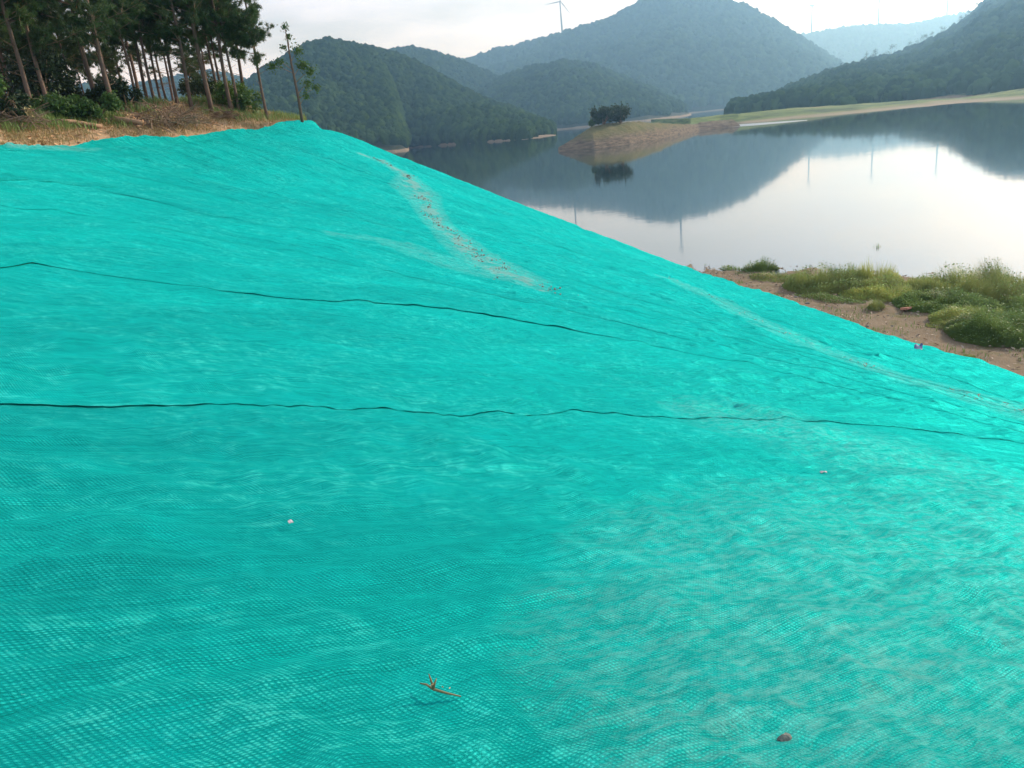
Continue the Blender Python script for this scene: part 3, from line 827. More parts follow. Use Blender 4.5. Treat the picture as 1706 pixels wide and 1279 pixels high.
# the big mountain with its spur
hill('mountain', [(560, 200, 1900), (640, 165, 1900), (700, 130, 1880), (760, 109, 1860), (790, 100, 1850), (830, 86, 1850), (900, 70, 1840), (937, 59, 1830), (1000, 42, 1820), (1040, 22, 1810), (1065, 8, 1800), (1085, 1, 1800), (1125, -4, 1800), (1170, 0, 1800), (1215, 6, 1800), (1250, 17, 1800), (1290, 40, 1800), (1340, 71, 1800), (1390, 103, 1800), (1440, 132, 1790), (1490, 150, 1780)],
     [(560, 1200), (1000, 1050), (1200, 1050), (1490, 1150)], 5, 42000, 'x', seed=42, gul=.13, na=300, flabel='hazy woods covering the high rounded mountain', size=(4.0, 7.0), zmin=5)
hill('hill', [(780, 165, 1000), (840, 130, 1010), (890, 112, 1020), (940, 105, 1020), (990, 112, 1010), (1040, 130, 1000), (1090, 153, 980), (1130, 172, 950), (1160, 189, 920), (1180, 196, 900)],
     [(780, 780), (960, 680), (1080, 680), (1180, 760)], 3.5, 14000, 'x', seed=57, gul=.15, flabel='blue green woods on the low spur before the high mountain', size=(2.6, 4.2))
# right hand slope
RX = [1150, 1200, 1300, 1400, 1500, 1600, 1706, 1950]; RRNG = [370, 430, 560, 700, 850, 980, 1080, 1150]
_rp = [(1150, 196), (1180, 190), (1220, 178), (1260, 168), (1300, 155), (1340, 140), (1400, 117), (1450, 104), (1500, 92), (1540, 75), (1580, 55), (1605, 38), (1625, 20), (1645, 0), (1675, -20), (1706, -38), (1760, -52), (1840, -60), (1950, -40)]
hill('hill', [(a, b, float(np.interp(a, RX, RRNG))) for a, b in _rp],
     [(1150, 340), (1300, 340), (1450, 340), (1600, 335), (1700, 320), (1950, 320)], 3.0, 42000, 'x', seed=68, gul=.10, na=260, nq=100, p=1.15, flabel='hazy scrub and woods on the slope right of the flat green shore', size=(1.8, 3.4), zmin=1.6, mat_=HILLR)
# far blue ridge
hill('far_ridge', [(1250, 90, 3000), (1300, 68, 3000), (1340, 60, 3000), (1400, 48, 3000), (1463, 43, 3000), (1510, 43, 3000), (1550, 35, 3000), (1600, 26, 3000), (1700, 10, 3000), (1800, 0, 3000)],
     [(1250, 2300), (1800, 2300)], 4, 9000, 'x', HILLFAR, seed=75, gul=.06, flabel='pale blue woods on the farthest ridge under the turbines', size=(4, 7))
# low hills seen between the pine trunks
hill('hill', [(-260, 175, 1300), (-150, 160, 1300), (-60, 168, 1300), (20, 150, 1300), (90, 143, 1300), (140, 146, 1300), (200, 150, 1300), (250, 142, 1300), (300, 128, 1300), (350, 122, 1300), (420, 140, 1300), (470, 165, 1300)],
     [(-260, 900), (470, 900)], 4, 14000, 'x', seed=88, gul=.1, flabel='hazy woods on the low hills seen between the pine trunks', size=(3, 5))

# far shore: rocky islet, green flat
def patch(name, fn, x0, x1, y0, y1, n, mat_):
    gx = np.linspace(x0, x1, n); gy = np.linspace(y0, y1, n); GX, GY = np.meshgrid(gx, gy, indexing='ij')
    Zp = fn(GX, GY)
    me = mesh_np(name, np.stack([GX, GY, Zp], -1).reshape(-1, 3), grid_faces(n, n)[:, ::-1], mat_)
    return tag(obj(name, me), kind='structure')
I0 = at_z(930, 247, 0); I1 = at_r(1030, 206, 212); I2 = at_r(1150, 214, 262)
ax = I2[:2] - I0[:2]; LX = np.linalg.norm(ax); ax = ax / LX; ay = np.array([-ax[1], ax[0]])
if ay[1] < 0: ay = -ay
ISL_P = [(930, 247, .0), (960, 228, 0), (985, 212, 0), (1015, 205, 0), (1050, 203.5, 0), (1090, 204.5, 0), (1130, 207, 0), (1165, 207, 0)]
def isl_center(px):                      # ridge line of the islet in plan
    k = np.interp(px, [930, 985, 1040, 1100, 1165], [200, 206, 213, 230, 268])
    return k
ia = np.array([azel(a, b) for a, b, _ in ISL_P]); ir = isl_center(np.array([a for a, b, _ in ISL_P]))
iz = EYE[2] + ir * np.tan(ia[:, 1])
def islet_z(x, y):
    az = np.arctan2(x, y); r = np.hypot(x, y)
    rc = np.interp(az, ia[:, 0], ir); zc = np.interp(az, ia[:, 0], iz, left=-2, right=2.0)
    wf = np.interp(np.degrees(az), [5, 7.5, 10, 14], [3, 12, 15, 9]) ; d = (r - rc) / np.where(r < rc, wf, 22)
    z = np.where(zc > .05, zc * (1 - np.abs(d) ** 1.7), -3.0)
    z = np.where(z > 0, z + .35 * np.abs(fbm(x * .25, y * .25, 31, 4)) * np.clip(z, 0, 1), z)
    step = .55; zt = np.floor(z / step) * step + step * sstep(.3, 1, (z / step) % 1)
    return np.clip(np.where(z > 0, .5 * z + .5 * zt, z), -3, 20)
def islet_mat():
    m, t, p = mat('islet_soil')
    geo = nd(t, 'ShaderNodeNewGeometry').outputs['Position']
    z = nd(t, 'ShaderNodeSeparateXYZ', {0: geo}).outputs[2]
    lay = noise(t, nd(t, 'ShaderNodeMapping', {'Vector': geo, 'Scale': (.45, .45, 2.6)}).outputs[0], 1.0, 5, .65)
    rock_ = ramp(t, lay, [(.30, (.06, .048, .035)), (.5, (.14, .11, .075)), (.7, (.22, .175, .12))])
    gr = mixc(t, noise(t, geo, .35, 4), (.07, .09, .03), (.17, .14, .07))
    f = nd(t, 'ShaderNodeMapRange', {0: math_(t, 'ADD', z, math_(t, 'MULTIPLY', noise(t, geo, .2, 4), 3.0)), 1: 2.8, 2: 4.6, 3: 0, 4: 1}).outputs[0]
    col = mixc(t, f, rock_, gr); t.links.new(col, p.inputs['Base Color'])
    p.inputs['Roughness'].default_value = .95; p.inputs['Specular IOR Level'].default_value = .1
    bump(t, p, noise(t, nd(t, 'ShaderNodeMapping', {'Vector': geo, 'Scale': (.8, .8, 3)}).outputs[0], 1.0, 5, .7), 1.0, .6); return m
patch('islet', islet_z, 12, 78, 175, 290, 170, islet_mat())
FL = [(1085, 208, 270), (1150, 201, 285), (1200, 195, 300), (1260, 189, 318), (1320, 183, 325), (1400, 178, 330), (1500, 171, 326), (1600, 165, 318), (1706, 150, 300), (1800, 140, 295)]
fa_ = np.array([azel(a, b) for a, b, _ in FL]); fr_ = np.array([c for *_, c in FL]); fz_ = EYE[2] + fr_ * np.tan(fa_[:, 1])
FS = [(1085, 212), (1150, 214), (1200, 207.5), (1260, 203), (1320, 196.5), (1400, 190.5), (1500, 181), (1600, 171.5), (1706, 163), (1800, 154)]
fs_az = np.array([azel(a, b)[0] for a, b in FS]); fs_r = np.array([float(np.hypot(*at_z(a, b, 0)[:2])) for a, b in FS])
aa = np.linspace(fs_az[0], fs_az[-1], 200); qq = np.linspace(-.12, 1.6, 60)
AA, QQ = np.meshgrid(aa, qq, indexing='ij')
r0 = np.interp(AA, fs_az, fs_r); r1 = np.maximum(np.interp(AA, fa_[:, 0], fr_), r0 + 12); z1 = np.interp(AA, fa_[:, 0], fz_)
Rf = r0 + (r1 - r0) * QQ
Xf, Yf = Rf * np.sin(AA), Rf * np.cos(AA)
Zf = np.clip(z1, .5, 9) * np.clip(QQ, -.5, 1.2) + .18 * fbm(Xf * .15, Yf * .15, 77, 4) * np.clip(QQ * 4, 0, 1)
def flat_mat():
    m, t, p = mat('green_flat')
    geo = nd(t, 'ShaderNodeNewGeometry').outputs['Position']
    z = nd(t, 'ShaderNodeSeparateXYZ', {0: geo}).outputs[2]
    a = noise(t, nd(t, 'ShaderNodeMapping', {'Vector': geo, 'Scale': (.06, .06, 1.2)}).outputs[0], 1.0, 5, .6)
    col = ramp(t, a, [(.34, (.035, .05, .02)), (.46, (.075, .11, .03)), (.6, (.12, .155, .045)), (.7, (.19, .16, .085))])
    f = nd(t, 'ShaderNodeMapRange', {0: z, 1: .25, 2: .7, 3: 1, 4: 0}).outputs[0]
    col = mixc(t, f, col, (.21, .17, .11)); t.links.new(col, p.inputs['Base Color'])
    p.inputs['Roughness'].default_value = .95; p.inputs['Specular IOR Level'].default_value = .1
    bump(t, p, noise(t, geo, .8, 4), .8, .4); return m
tag(obj('shore_flat', mesh_np('shore_flat', np.stack([Xf, Yf, Zf], -1).reshape(-1, 3), grid_faces(200, 60)[:, ::-1], flat_mat())), kind='structure')

# ------------------------------------------------------------------ wind turbines
def turbine(base, hub_h, blade, yaw, ang0, label):
    t0 = empty('wind_turbine', base)
    k = hub_h / 70.0
    mb = MB(); mb.tube([(0, 0, -6 * k), (0, 0, hub_h * .5), (0, 0, hub_h)], [2.1 * k, 1.75 * k, 1.3 * k], 14); mb.build('tower', M_TURB, t0)
    fx, fy = math.sin(yaw), -math.cos(yaw)         # rotor looks this way
    f = np.array([fx, fy, 0]); rt = np.array([-fy, fx, 0])
    mb = MB(); c = np.array([0, 0, hub_h + 1.2 * k])
    mb.tube([c - f * 6 * k, c - f * 5.5 * k, c + f * 2 * k, c + f * 2.6 * k], [.8 * k, 1.7 * k, 1.7 * k, 1.2 * k], 8); mb.build('nacelle', M_TURB, t0, False)
    hc = c + f * 3.6 * k
    mb = MB(); mb.tube([hc - f * 1.0 * k, hc, hc + f * 1.4 * k, hc + f * 2 * k], [1.1 * k, 1.3 * k, .9 * k, .1 * k], 10); mb.build('hub', M_TURB, t0)
    for q in range(3):
        a = ang0 + q * 2 * math.pi / 3
        d = rt * math.cos(a) + np.array([0, 0, 1]) * math.sin(a); e = -rt * math.sin(a) + np.array([0, 0, 1]) * math.cos(a)
        st = [(.02, .7, .7), (.08, 1.0, .6), (.2, 1.9, .4), (.5, 1.25, .25), (.8, .75, .15), (1.0, .2, .05)]
        V = []; 
        for u, cdd, th in st:
            o_ = hc + d * blade * u
            V += [o_ - e * cdd * .35 * k * 1.1, o_ + f * th * k, o_ + e * cdd * .75 * k * 1.1, o_ - f * th * k]
        F = [(i * 4 + j, i * 4 + (j + 1) % 4, i * 4 + 4 + (j + 1) % 4, i * 4 + 4 + j) for i in range(len(st) - 1) for j in range(4)] + [(3, 2, 1, 0), (20, 21, 22, 23)]
        mb = MB(); mb.add(V, F); mb.build('blade', M_TURB, t0)
    tag(t0, label, 'wind turbine', 'wind turbines along the ridges'); return t0
def tb(px, py, r, *a):
    p = at_r(px, py, r); return turbine(p, *a)
tb(937, 59, 1830, 66, 34, math.radians(5), math.radians(-53), 'pale wind turbine on the shoulder of the high rounded mountain')
tb(1123, -3, 1800, 70, 34, math.radians(70), math.radians(20), 'wind turbine on the mountain summit, seen as a pole mirrored in the water')
tb(1352, 58, 3000, 88, 40, math.radians(75), math.radians(80), 'faint wind turbine at the low end of the pale far ridge')
tb(1463, 44, 3000, 84, 40, math.radians(80), math.radians(65), 'faint wind turbine on the level middle of the pale far ridge')
tb(1577, 31, 3000, 88, 40, math.radians(72), math.radians(90), 'faint wind turbine on the far ridge just above the wooded right slope')

# ------------------------------------------------------------------ plants: generators
def needle_tufts(P, Dv, n, L, wdt, seed):
    r = np.random.default_rng(seed); k = len(P)
    d = Dv[:, None, :] * .75 + r.normal(size=(k, n, 3)) * .55
    d /= np.linalg.norm(d, axis=2)[..., None]
    b0 = P[:, None, :] - Dv[:, None, :] * r.uniform(0, L * .7, (k, n))[..., None]
    s = np.cross(d, r.normal(size=(k, n, 3))); s /= np.linalg.norm(s, axis=2)[..., None] + 1e-9
    ln = L * r.uniform(.7, 1.25, (k, n))[..., None]
    V = np.stack([b0 - s * wdt, b0 + s * wdt, b0 + d * ln], 2).reshape(-1, 3)
    return V, np.arange(len(V)).reshape(-1, 3)
def pine(seed, height, rad, crown_base, spread, dens=1.0):
    r = np.random.default_rng(seed)
    bend = r.normal(size=2) * .018 * height
    n = 12; hs = np.linspace(-.3, height, n)
    path = np.array([[bend[0] * (h / height) ** 2 + .03 * math.sin(h * 1.3 + seed), bend[1] * (h / height) ** 2 + .03 * math.cos(h * 1.1 + seed), h] for h in hs])
    rd = rad * (1 - .82 * np.clip(hs / height, 0, 1)) * np.where(hs < .2, 1.25, 1)
    root = empty('pine_tree', (0, 0, 0))
    mb = MB(); mb.tube(path, rd, 9); mb.build('trunk', M_PINE_BARK, root)
    br = MB(); TP = []; TD = []
    nb = int(34 * dens)
    for k in range(nb + 9):
        dead = k >= nb
        q = r.random() ** .85 if not dead else 0
        h = crown_base + (height - crown_base - .2) * q if not dead else r.uniform(.45 * crown_base, crown_base * 1.1)
        c = np.array([np.interp(h, hs, path[:, 0]), np.interp(h, hs, path[:, 1]), h]); a = r.uniform(0, 2 * math.pi)
        ln = spread * (1 - .75 * q) * r.uniform(.45, 1.2) if not dead else r.uniform(.25, .8)
        up = r.uniform(-.05, .5) + .4 * q
        d = np.array([math.cos(a), math.sin(a), up]); d /= np.linalg.norm(d)
        m_ = 6; uu = np.linspace(0, 1, m_)
        pp = c + d * (uu * ln)[:, None] + np.array([0, 0, 1]) * (uu ** 2 * ln * .18)[:, None] + r.normal(size=(m_, 3)) * .03 * uu[:, None]
        br.tube(pp, np.linspace(.022 if not dead else .012, .005, m_), 4, False)
        if dead: continue
        nsub = int(5 + ln * 5)
        for j in range(nsub):
            u_ = r.uniform(.25, 1.0); b0 = c + d * u_ * ln + np.array([0, 0, u_ ** 2 * ln * .18])
            sd = d * .5 + r.normal(size=3) * .55 + [0, 0, .25]; sd /= np.linalg.norm(sd)
            sl_ = ln * .32 * r.uniform(.5, 1.2)
            e = b0 + sd * sl_; br.tube([b0, e], [.008, .004], 3, False)
            for z_ in range(5):
                f = r.uniform(.3, 1.05); TP.append(b0 + sd * sl_ * f + r.normal(size=3) * .04); dd = sd + r.normal(size=3) * .45; TD.append(dd / np.linalg.norm(dd))
    tag(br.build('branches', M_TWIG, root), kind='stuff')
    V, F = needle_tufts(np.array(TP), np.array(TD), 20, .19, .010, seed)
    tag(obj('crown', mesh_np('crown', V, F, M_NEEDLE, False), root), kind='stuff')
    return root
def leaf_cloud(C, R, n, size, seed, shell=.55):
    """leaf quads spread through several clumps (centres C, radii R)"""
    r = np.random.default_rng(seed); P = []
    tot = sum(x ** 2 for x in R)
    for c, rad in zip(C, R):
        k = int(n * rad ** 2 / tot); d = r.normal(size=(k, 3)); d /= np.linalg.norm(d, axis=1)[:, None]
        q = (shell + (1 - shell) * r.random(k))[:, None] * (1 + .25 * r.normal(size=(k, 1)))
        P.append(np.array(c) + d * q * rad)
    P = np.concatenate(P); n = len(P)
    a = r.normal(size=(n, 3)); a /= np.linalg.norm(a, axis=1)[:, None]
    b = np.cross(a, r.normal(size=(n, 3))); b /= np.linalg.norm(b, axis=1)[:, None]
    L = size * r.uniform(.6, 1.4, n)[:, None]
    V = np.stack([P - a * L, P + b * L * .5, P + a * L, P - b * L * .5], 1).reshape(-1, 3)
    return V, np.arange(4 * n).reshape(n, 4)
def shrub(name, loc, w_, h, n, size, seed, label, cat, m_leaf, group=None, nclump=9, stems=5, depth=None):
    r = np.random.default_rng(seed); root = empty(name, loc); depth = depth or w_
    C = [(r.uniform(-.5, .5) * w_ * .8, r.uniform(-.5, .5) * depth * .8, h * r.uniform(.3, .78)) for _ in range(nclump)]
    R = [min(w_, h) * r.uniform(.2, .36) for _ in range(nclump)]
    mb = MB()
    for q in range(stems):
        c = C[q % nclump]; mb.tube([(c[0] * .15, c[1] * .15, -.1), (c[0] * .5, c[1] * .5, c[2] * .5), c], [.03 * h, .02 * h, .006 * h], 5, False)
    tag(mb.build('stems', M_TWIG, root), kind='stuff')
    V, F = leaf_cloud(C, R, n, size, seed); V[:, 2] = np.maximum(V[:, 2], .02)
    obj('foliage', mesh_np('foliage', V, F, m_leaf, False), root)
    tag(root, label, cat, group); return root

# ------------------------------------------------------------------ the pine grove on the bank top
PV = [pine(101, 9.6, .085, 2.3, 1.9, 1.5), pine(102, 10.4, .095, 2.7, 2.1, 1.5), pine(103, 8.8, .065, 2.0, 1.6, 1.3), pine(104, 9.9, .075, 2.5, 1.8, 1.3), pine(105, 10.8, .105, 2.4, 2.3, 1.7)]
used = [False] * len(PV)
def put_pine(k, px, r, scale, rz, label, group='pine trees of the grove'):
    a = azel(px, 195)[0]; x, y = r * math.sin(a), r * math.cos(a); z = float(T(x, y)) - .07
    o = PV[k] if not used[k] else copy_tree(PV[k]); used[k] = True
    o.location = (x, y, z); o.rotation_euler = (0, 0, rz); o.scale = (scale, scale, scale * (1 + .06 * math.sin(px)))
    tag(o, label, 'pine tree', group); return o
ORD = ['', 'second', 'third', 'fourth', 'fifth', 'sixth', 'seventh', 'eighth', 'ninth', 'tenth', 'eleventh', 'twelfth', 'thirteenth', 'fourteenth']
front = [(57, 33.5, 0), (166, 36, 1), (193, 35.2, 4), (234, 37.5, 2), (253, 39.5, 0), (264, 39, 3), (275, 41, 2), (282, 43, 2), (302, 39, 3), (324, 38.2, 0), (354, 38.4, 1), (370, 41, 2), (378, 40, 2), (388, 38.8, 1), (400, 39, 3), (415, 42, 0)]
special = {166: 'pine with pale upper trunk rising from the broad-leaved shrubs', 193: 'thick pine trunk standing beside the sawn log', 57: 'reddish pine trunk rising from the grass tangle'}
for q, (px, r_, k) in enumerate(front):
    lab = special.get(px) or 'slender pine, %s pine from the lone sapling along the front of the grove' % ORD[len(front) - q]
    put_pine(k, px, r_, random.uniform(.9, 1.06), random.uniform(0, 6.28), lab)
put_pine(3, 445, 38.8, .93, 1.1, 'last full-grown pine of the grove, beside the lone sapling')
back = [(14, 37, 2), (25, 40, 0), (33, 38, 3), (85, 34, 4), (-20, 33, 1), (-60, 31, 0), (5, 46, 4), (45, 44, 1), (70, 48, 0), (110, 47, 4), (133, 43, 2), (149, 44, 2), (196, 47, 3), (215, 52, 0), (120, 55, 1), (60, 55, 3), (20, 58, 1), (240, 48, 4), (295, 50, 1), (330, 52, 3), (358, 46, 2), (-10, 50, 4), (165, 58, 4), (345, 60, 0), (95, 39, 3), (-35, 42, 1)]
for q, (px, r_, k) in enumerate(back):
    put_pine(k, px, r_, random.uniform(.62, 1.0), random.uniform(0, 6.28), 'shaded pine standing deeper in the grove behind the front trunks', 'pine trees behind the front row')

def top(px, r, off=-.07):
    a = azel(px, 195)[0]; x, y = r * math.sin(a), r * math.cos(a)
    return np.array([x, y, float(T(x, y)) + off])
# lone sapling at the end of the net
b = top(502, 38.2)
root = empty('sapling', b)
mb = MB(); mb.tube([(0, 0, -.2), (.02, 0, 1.2), (-.03, .02, 2.6), (-.02, 0, 4.1)], [.075, .06, .045, .015], 8); mb.build('trunk', M_PINE_BARK, root)
r = np.random.default_rng(55); C = [(-.05, 0, 4.1), (.05, .05, 3.7), (.35, 0, 3.1), (.45, .1, 2.5), (.75, 0, 2.2), (.5, .2, 1.7), (-.5, 0, 2.7), (-.9, .1, 2.6), (.9, .1, 1.5), (.4, -.1, 1.2), (-.25, 0, 3.3)]
mb = MB()
for c in C: mb.tube([(0, 0, c[2] - .4), (c[0] * .6, c[1] * .6, c[2] - .1), c], [.015, .010, .004], 4, False)
tag(mb.build('branches', M_TWIG, root), kind='stuff')
V, F = leaf_cloud(C, [.22, .2, .3, .36, .34, .3, .26, .3, .24, .22, .18], 1500, .055, 56, .2); obj('crown', mesh_np('crown', V, F, M_LEAF, False), root)
tag(root, 'lone thin leafy sapling at the tip of the bank top', 'sapling')

# undergrowth
for q, (px, r_, w_, h, n, ml, lab) in enumerate([
    (100, 33.0, 1.7, .95, 2400, M_LEAF, 'broad leafy green shrub between the pines left of the thick trunk'),
    (152, 33.6, 1.9, 1.0, 2800, M_LEAF, 'largest bright green shrub growing beside the sawn log'),
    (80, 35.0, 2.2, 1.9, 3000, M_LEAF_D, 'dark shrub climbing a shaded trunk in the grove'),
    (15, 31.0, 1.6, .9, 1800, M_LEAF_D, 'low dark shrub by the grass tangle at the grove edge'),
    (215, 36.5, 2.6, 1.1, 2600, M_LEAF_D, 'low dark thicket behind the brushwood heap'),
    (395, 40.0, 1.5, 1.4, 1800, M_LEAF, 'leafy shrub at the foot of the close-set trunks'),
    (418, 39.4, 1.1, 1.0, 1200, M_LEAF, 'small leafy shrub before the last full-grown pine'),
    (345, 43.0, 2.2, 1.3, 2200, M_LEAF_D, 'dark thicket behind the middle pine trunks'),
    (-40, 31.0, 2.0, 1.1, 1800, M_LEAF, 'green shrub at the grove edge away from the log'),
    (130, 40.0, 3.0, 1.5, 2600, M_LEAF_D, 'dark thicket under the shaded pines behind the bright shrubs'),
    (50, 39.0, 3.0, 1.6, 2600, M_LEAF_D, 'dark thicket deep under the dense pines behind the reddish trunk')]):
    shrub('shrub', top(px, r_), w_, h, n, .07, 300 + q, lab, 'shrub', ml)

def brush_pile(px, r_, w_, h, n, seed, label, leaves):
    r = np.random.default_rng(seed); b = top(px, r_); root = empty('brushwood_pile', b)
    mb = MB()
    for q in range(n):
        a = r.uniform(0, math.pi); ca = np.array([math.cos(a), math.sin(a) * .6]); L = w_ * r.uniform(.12, .5)
        c = r.normal(size=2) * w_ * .22; hh = h * r.uniform(.1, 1.0) * math.exp(-(c @ c) / (w_ * .4) ** 2)
        u_ = np.linspace(-1, 1, 6)
        pp = np.stack([c[0] + ca[0] * u_ * L * .9, c[1] + ca[1] * u_ * L * .9, hh * (1 - u_ ** 2 * r.uniform(-.2, 1.0)) + u_ * r.normal() * h * .3 + r.normal(size=6) * .03], -1)
        mb.tube(pp, np.linspace(.014, .005, 6) * r.uniform(.6, 1.6), 4, False)
    tag(mb.build('twigs', M_TWIG, root), kind='stuff')
    C = [(r.normal() * w_ * .2, r.normal() * w_ * .12, h * r.uniform(.1, .55)) for _ in range(8)]
    V, F = leaf_cloud(C, [.3 * h] * 8, leaves, .05, seed, .2); obj('dead_leaves', mesh_np('dead_leaves', V, F, M_DRY, False), root)
    tag(root, label, 'brushwood')
brush_pile(262, 34.6, 2.4, .8, 130, 401, 'tangled heap of cut brown brushwood beside the sawn log', 700)
brush_pile(296, 35.6, 2.0, .75, 120, 402, 'rounded heap of dry brushwood under the middle pines', 900)
brush_pile(20, 30.8, 2.0, .75, 110, 403, 'loose tangle of dry branches at the grass edge of the grove', 700)
brush_pile(372, 37.6, 1.4, .4, 70, 404, 'low strewn dry branches before the close-set trunks', 300)

def log(pa, pb, rad, label):
    pa, pb = np.array(pa, float), np.array(pb, float); root = empty('log', pa)
    d = pb - pa; u_ = np.linspace(0, 1, 6)
    pp = d * u_[:, None] + np.stack([np.zeros(6), np.zeros(6), .03 * np.sin(u_ * 5)], -1)
    mb = MB(); mb.tube(pp, [rad, rad * .97, rad * .95, rad * .9, rad * .88, rad * .86], 10); mb.build('bark', M_LOGBARK, root)
    e = d / np.linalg.norm(d); mb = MB(); mb.tube([d - e * .01, d + e * .012], [rad * .80, rad * .80], 10); mb.build('cut_face', M_WOOD, root)
    tag(root, label, 'log'); return root
a_ = top(186, 34.0, .05); b_ = top(236, 33.8, .16); log(a_, b_, .12, 'sawn log with pale cut end lying under the thick pine')
a_ = top(95, 32.3, .03); b_ = top(165, 33.0, .05); log(a_, b_, .085, 'long bark-covered log lying before the bright green shrub')
a_ = top(246, 34.4, .03); b_ = top(226, 33.6, .04); log(a_, b_, .075, 'short stubby branch piece lying by the sawn log')

# dry grass and low weeds along the lip of the bank
def blades(P, h, wdt, seed, lean=.5):
    r = np.random.default_rng(seed); n = len(P)
    a = r.uniform(0, 2 * math.pi, n); d = np.stack([np.cos(a), np.sin(a), np.zeros(n)], -1)
    s = np.stack([-np.sin(a), np.cos(a), np.zeros(n)], -1) * wdt * r.uniform(.6, 1.3, n)[:, None]
    hh = (h * r.uniform(.55, 1.2, n))[:, None] if np.ndim(h) == 0 else (h * r.uniform(.55, 1.2, n))[:, None]
    k = (lean * r.uniform(.1, 1.0, n))[:, None]
    up = np.array([0, 0, 1.0])
    m1 = P + up * hh * .55 + d * hh * k * .25; m2 = P + up * hh * (1 - .25 * k) + d * hh * k * .8
    V = np.stack([P - s, P + s, m1 + s * .8, m1 - s * .8, m2], 1).reshape(-1, 3)
    i = np.arange(n) * 5
    F = [(q, q + 1, q + 2, q + 3) for q in i] + [(q + 3, q + 2, q + 4) for q in i]
    return V, F
r = np.random.default_rng(61)
def lip_points(n, r0, r1, p0=-80, p1=510):
    px = r.uniform(p0, p1, n); rl = np.interp(px, [-80, 0, 130, 260, 340, 450, 530], [26, 28, 31, 33, 35, 37, 38])
    rr = rl + r.uniform(r0, r1, n)
    a = np.array([azel(q, 200)[0] for q in px]); x, y = rr * np.sin(a), rr * np.cos(a)
    return np.stack([x, y, T(x, y) - .08], -1)
P = lip_points(22000, .25, 7); dens = fbm(P[:, 0] * .6, P[:, 1] * .6, 66, 3); P = P[dens > -.25]
V, F = blades(P, .20, .010, 62, 1.2); me = mesh_np('dry_grass', V, F, M_DRY, False)
tag(obj('dry_grass', me), 'thin dry grass on the sandy lip above the net', 'grass', kind='stuff')
P = lip_points(16000, 1.3, 9); dens = fbm(P[:, 0] * .5, P[:, 1] * .5, 67, 3); P = P[dens > -.02]
V, F = blades(P, .38, .016, 63, .8); me = mesh_np('weeds', V, F, M_GRASS_D, False)
tag(obj('weeds', me), 'green weeds growing under the pine trees', 'weeds', kind='stuff')
P = lip_points(2200, .2, 6); P[:, 2] += .05
V, F = leafbits(P, None, .10, 4, 68); tag(obj('bark_litter', mesh_np('bark_litter', V, F, M_WOOD, False)), 'bark chips and dead leaves strewn on the sandy lip', 'litter', kind='stuff')

# ------------------------------------------------------------------ shore plants below the net
def clump(px0, px1, py, h, n, seed, label, m_=M_GRASS, depth=1.2, lean=.6, wdt=.010, name='grass_clump', leafy=0):
    """a stand of grass whose foot runs between two places on the shore"""
    r = np.random.default_rng(seed)
    A_ = march(px0, py[0]); B_ = march(px1, py[1])
    c = (A_ + B_) / 2; c[2] = float(T(c[0], c[1]))
    ab = (B_ - A_)[:2]; ln = np.linalg.norm(ab); pr = np.array([-ab[1], ab[0]]) / ln
    if pr[1] < 0: pr = -pr
    ang = r.uniform(0, 2 * math.pi, n); q = np.sqrt(r.random(n))
    u_ = .5 + .5 * q * np.cos(ang); v_ = q * np.sin(ang)
    x = A_[0] + ab[0] * u_ + pr[0] * (v_ + .6) * depth * .5; y = A_[1] + ab[1] * u_ + pr[1] * (v_ + .6) * depth * .5
    z = T(x, y) - .06
    hh = .85 * h * (1 - .8 * q ** 2.5) * np.clip(.85 + .6 * fbm(x * 1.3, y * 1.3, seed, 3), .35, 1.25)
    V, F = blades(np.stack([x, y, z], -1), np.maximum(hh, .05), wdt, seed, lean)
    root = empty(name, c)
    V = V - c
    tag(obj('blades', mesh_np('blades', V, F, m_, False), root), kind='stuff')
    if leafy:
        k = int(n * leafy); s_ = r.choice(n, k)
        PP = np.stack([x[s_], y[s_], z[s_] + hh[s_] * r.uniform(.35, 1.0, k)], -1) - c
        Vl, Fl = leafbits(PP, None, .032, 2.4, seed); tag(obj('leaves', mesh_np('leaves', Vl, Fl, M_GRASS_D, False), root), kind='stuff')
    tag(root, label, 'grass clump')
clump(1235, 1300, (451, 449), .75, 900, 501, 'small airy bush of weeds at the water edge on bare soil', M_GRASS_D, .8, .8, .010, leafy=.6)
clump(1195, 1232, (446, 449), .35, 260, 502, 'short sparse sprigs at the water edge near the net foot', M_GRASS_D, .5, .8, .009, leafy=.4)
clump(1290, 1430, (474, 489), .95, 5200, 503, 'thick stand of tall bright grass with dark foot facing bare soil', M_GRASS, 3.4, .6, .010, leafy=.6)
clump(1408, 1475, (470, 477), 1.15, 1900, 504, 'narrow tuft of taller grass rising between the two big stands', M_GRASS, 1.8, .5, .010)
clump(1480, 1760, (478, 520), 1.25, 9000, 505, 'largest olive green grass mound against the bright water', M_GRASS, 4.2, .65, .011, leafy=.6)
clump(1385, 1580, (490, 506), .55, 4600, 506, 'low band of yellow green grass before the largest mound', M_GRASS, 2.4, .8, .010, leafy=.5)
clump(1470, 1660, (502, 530), .62, 5600, 507, 'leafy green band of weeds behind the broken slab', M_GRASS_D, 2.8, .8, .011, leafy=.8)
clump(1575, 1800, (562, 572), .85, 8000, 508, 'broad green weed stand reaching out onto bare soil near the slab', M_GRASS_D, 3.4, .8, .011, leafy=.8)
clump(1620, 1800, (515, 535), .75, 5600, 509, 'green weeds between the largest mound and the broad stand', M_GRASS_D, 3.0, .8, .011, leafy=.8)
clump(1425, 1500, (483, 489), .75, 2400, 515, 'mid-height grass joining the narrow tuft to the largest mound', M_GRASS, 2.2, .7, .010, leafy=.4)
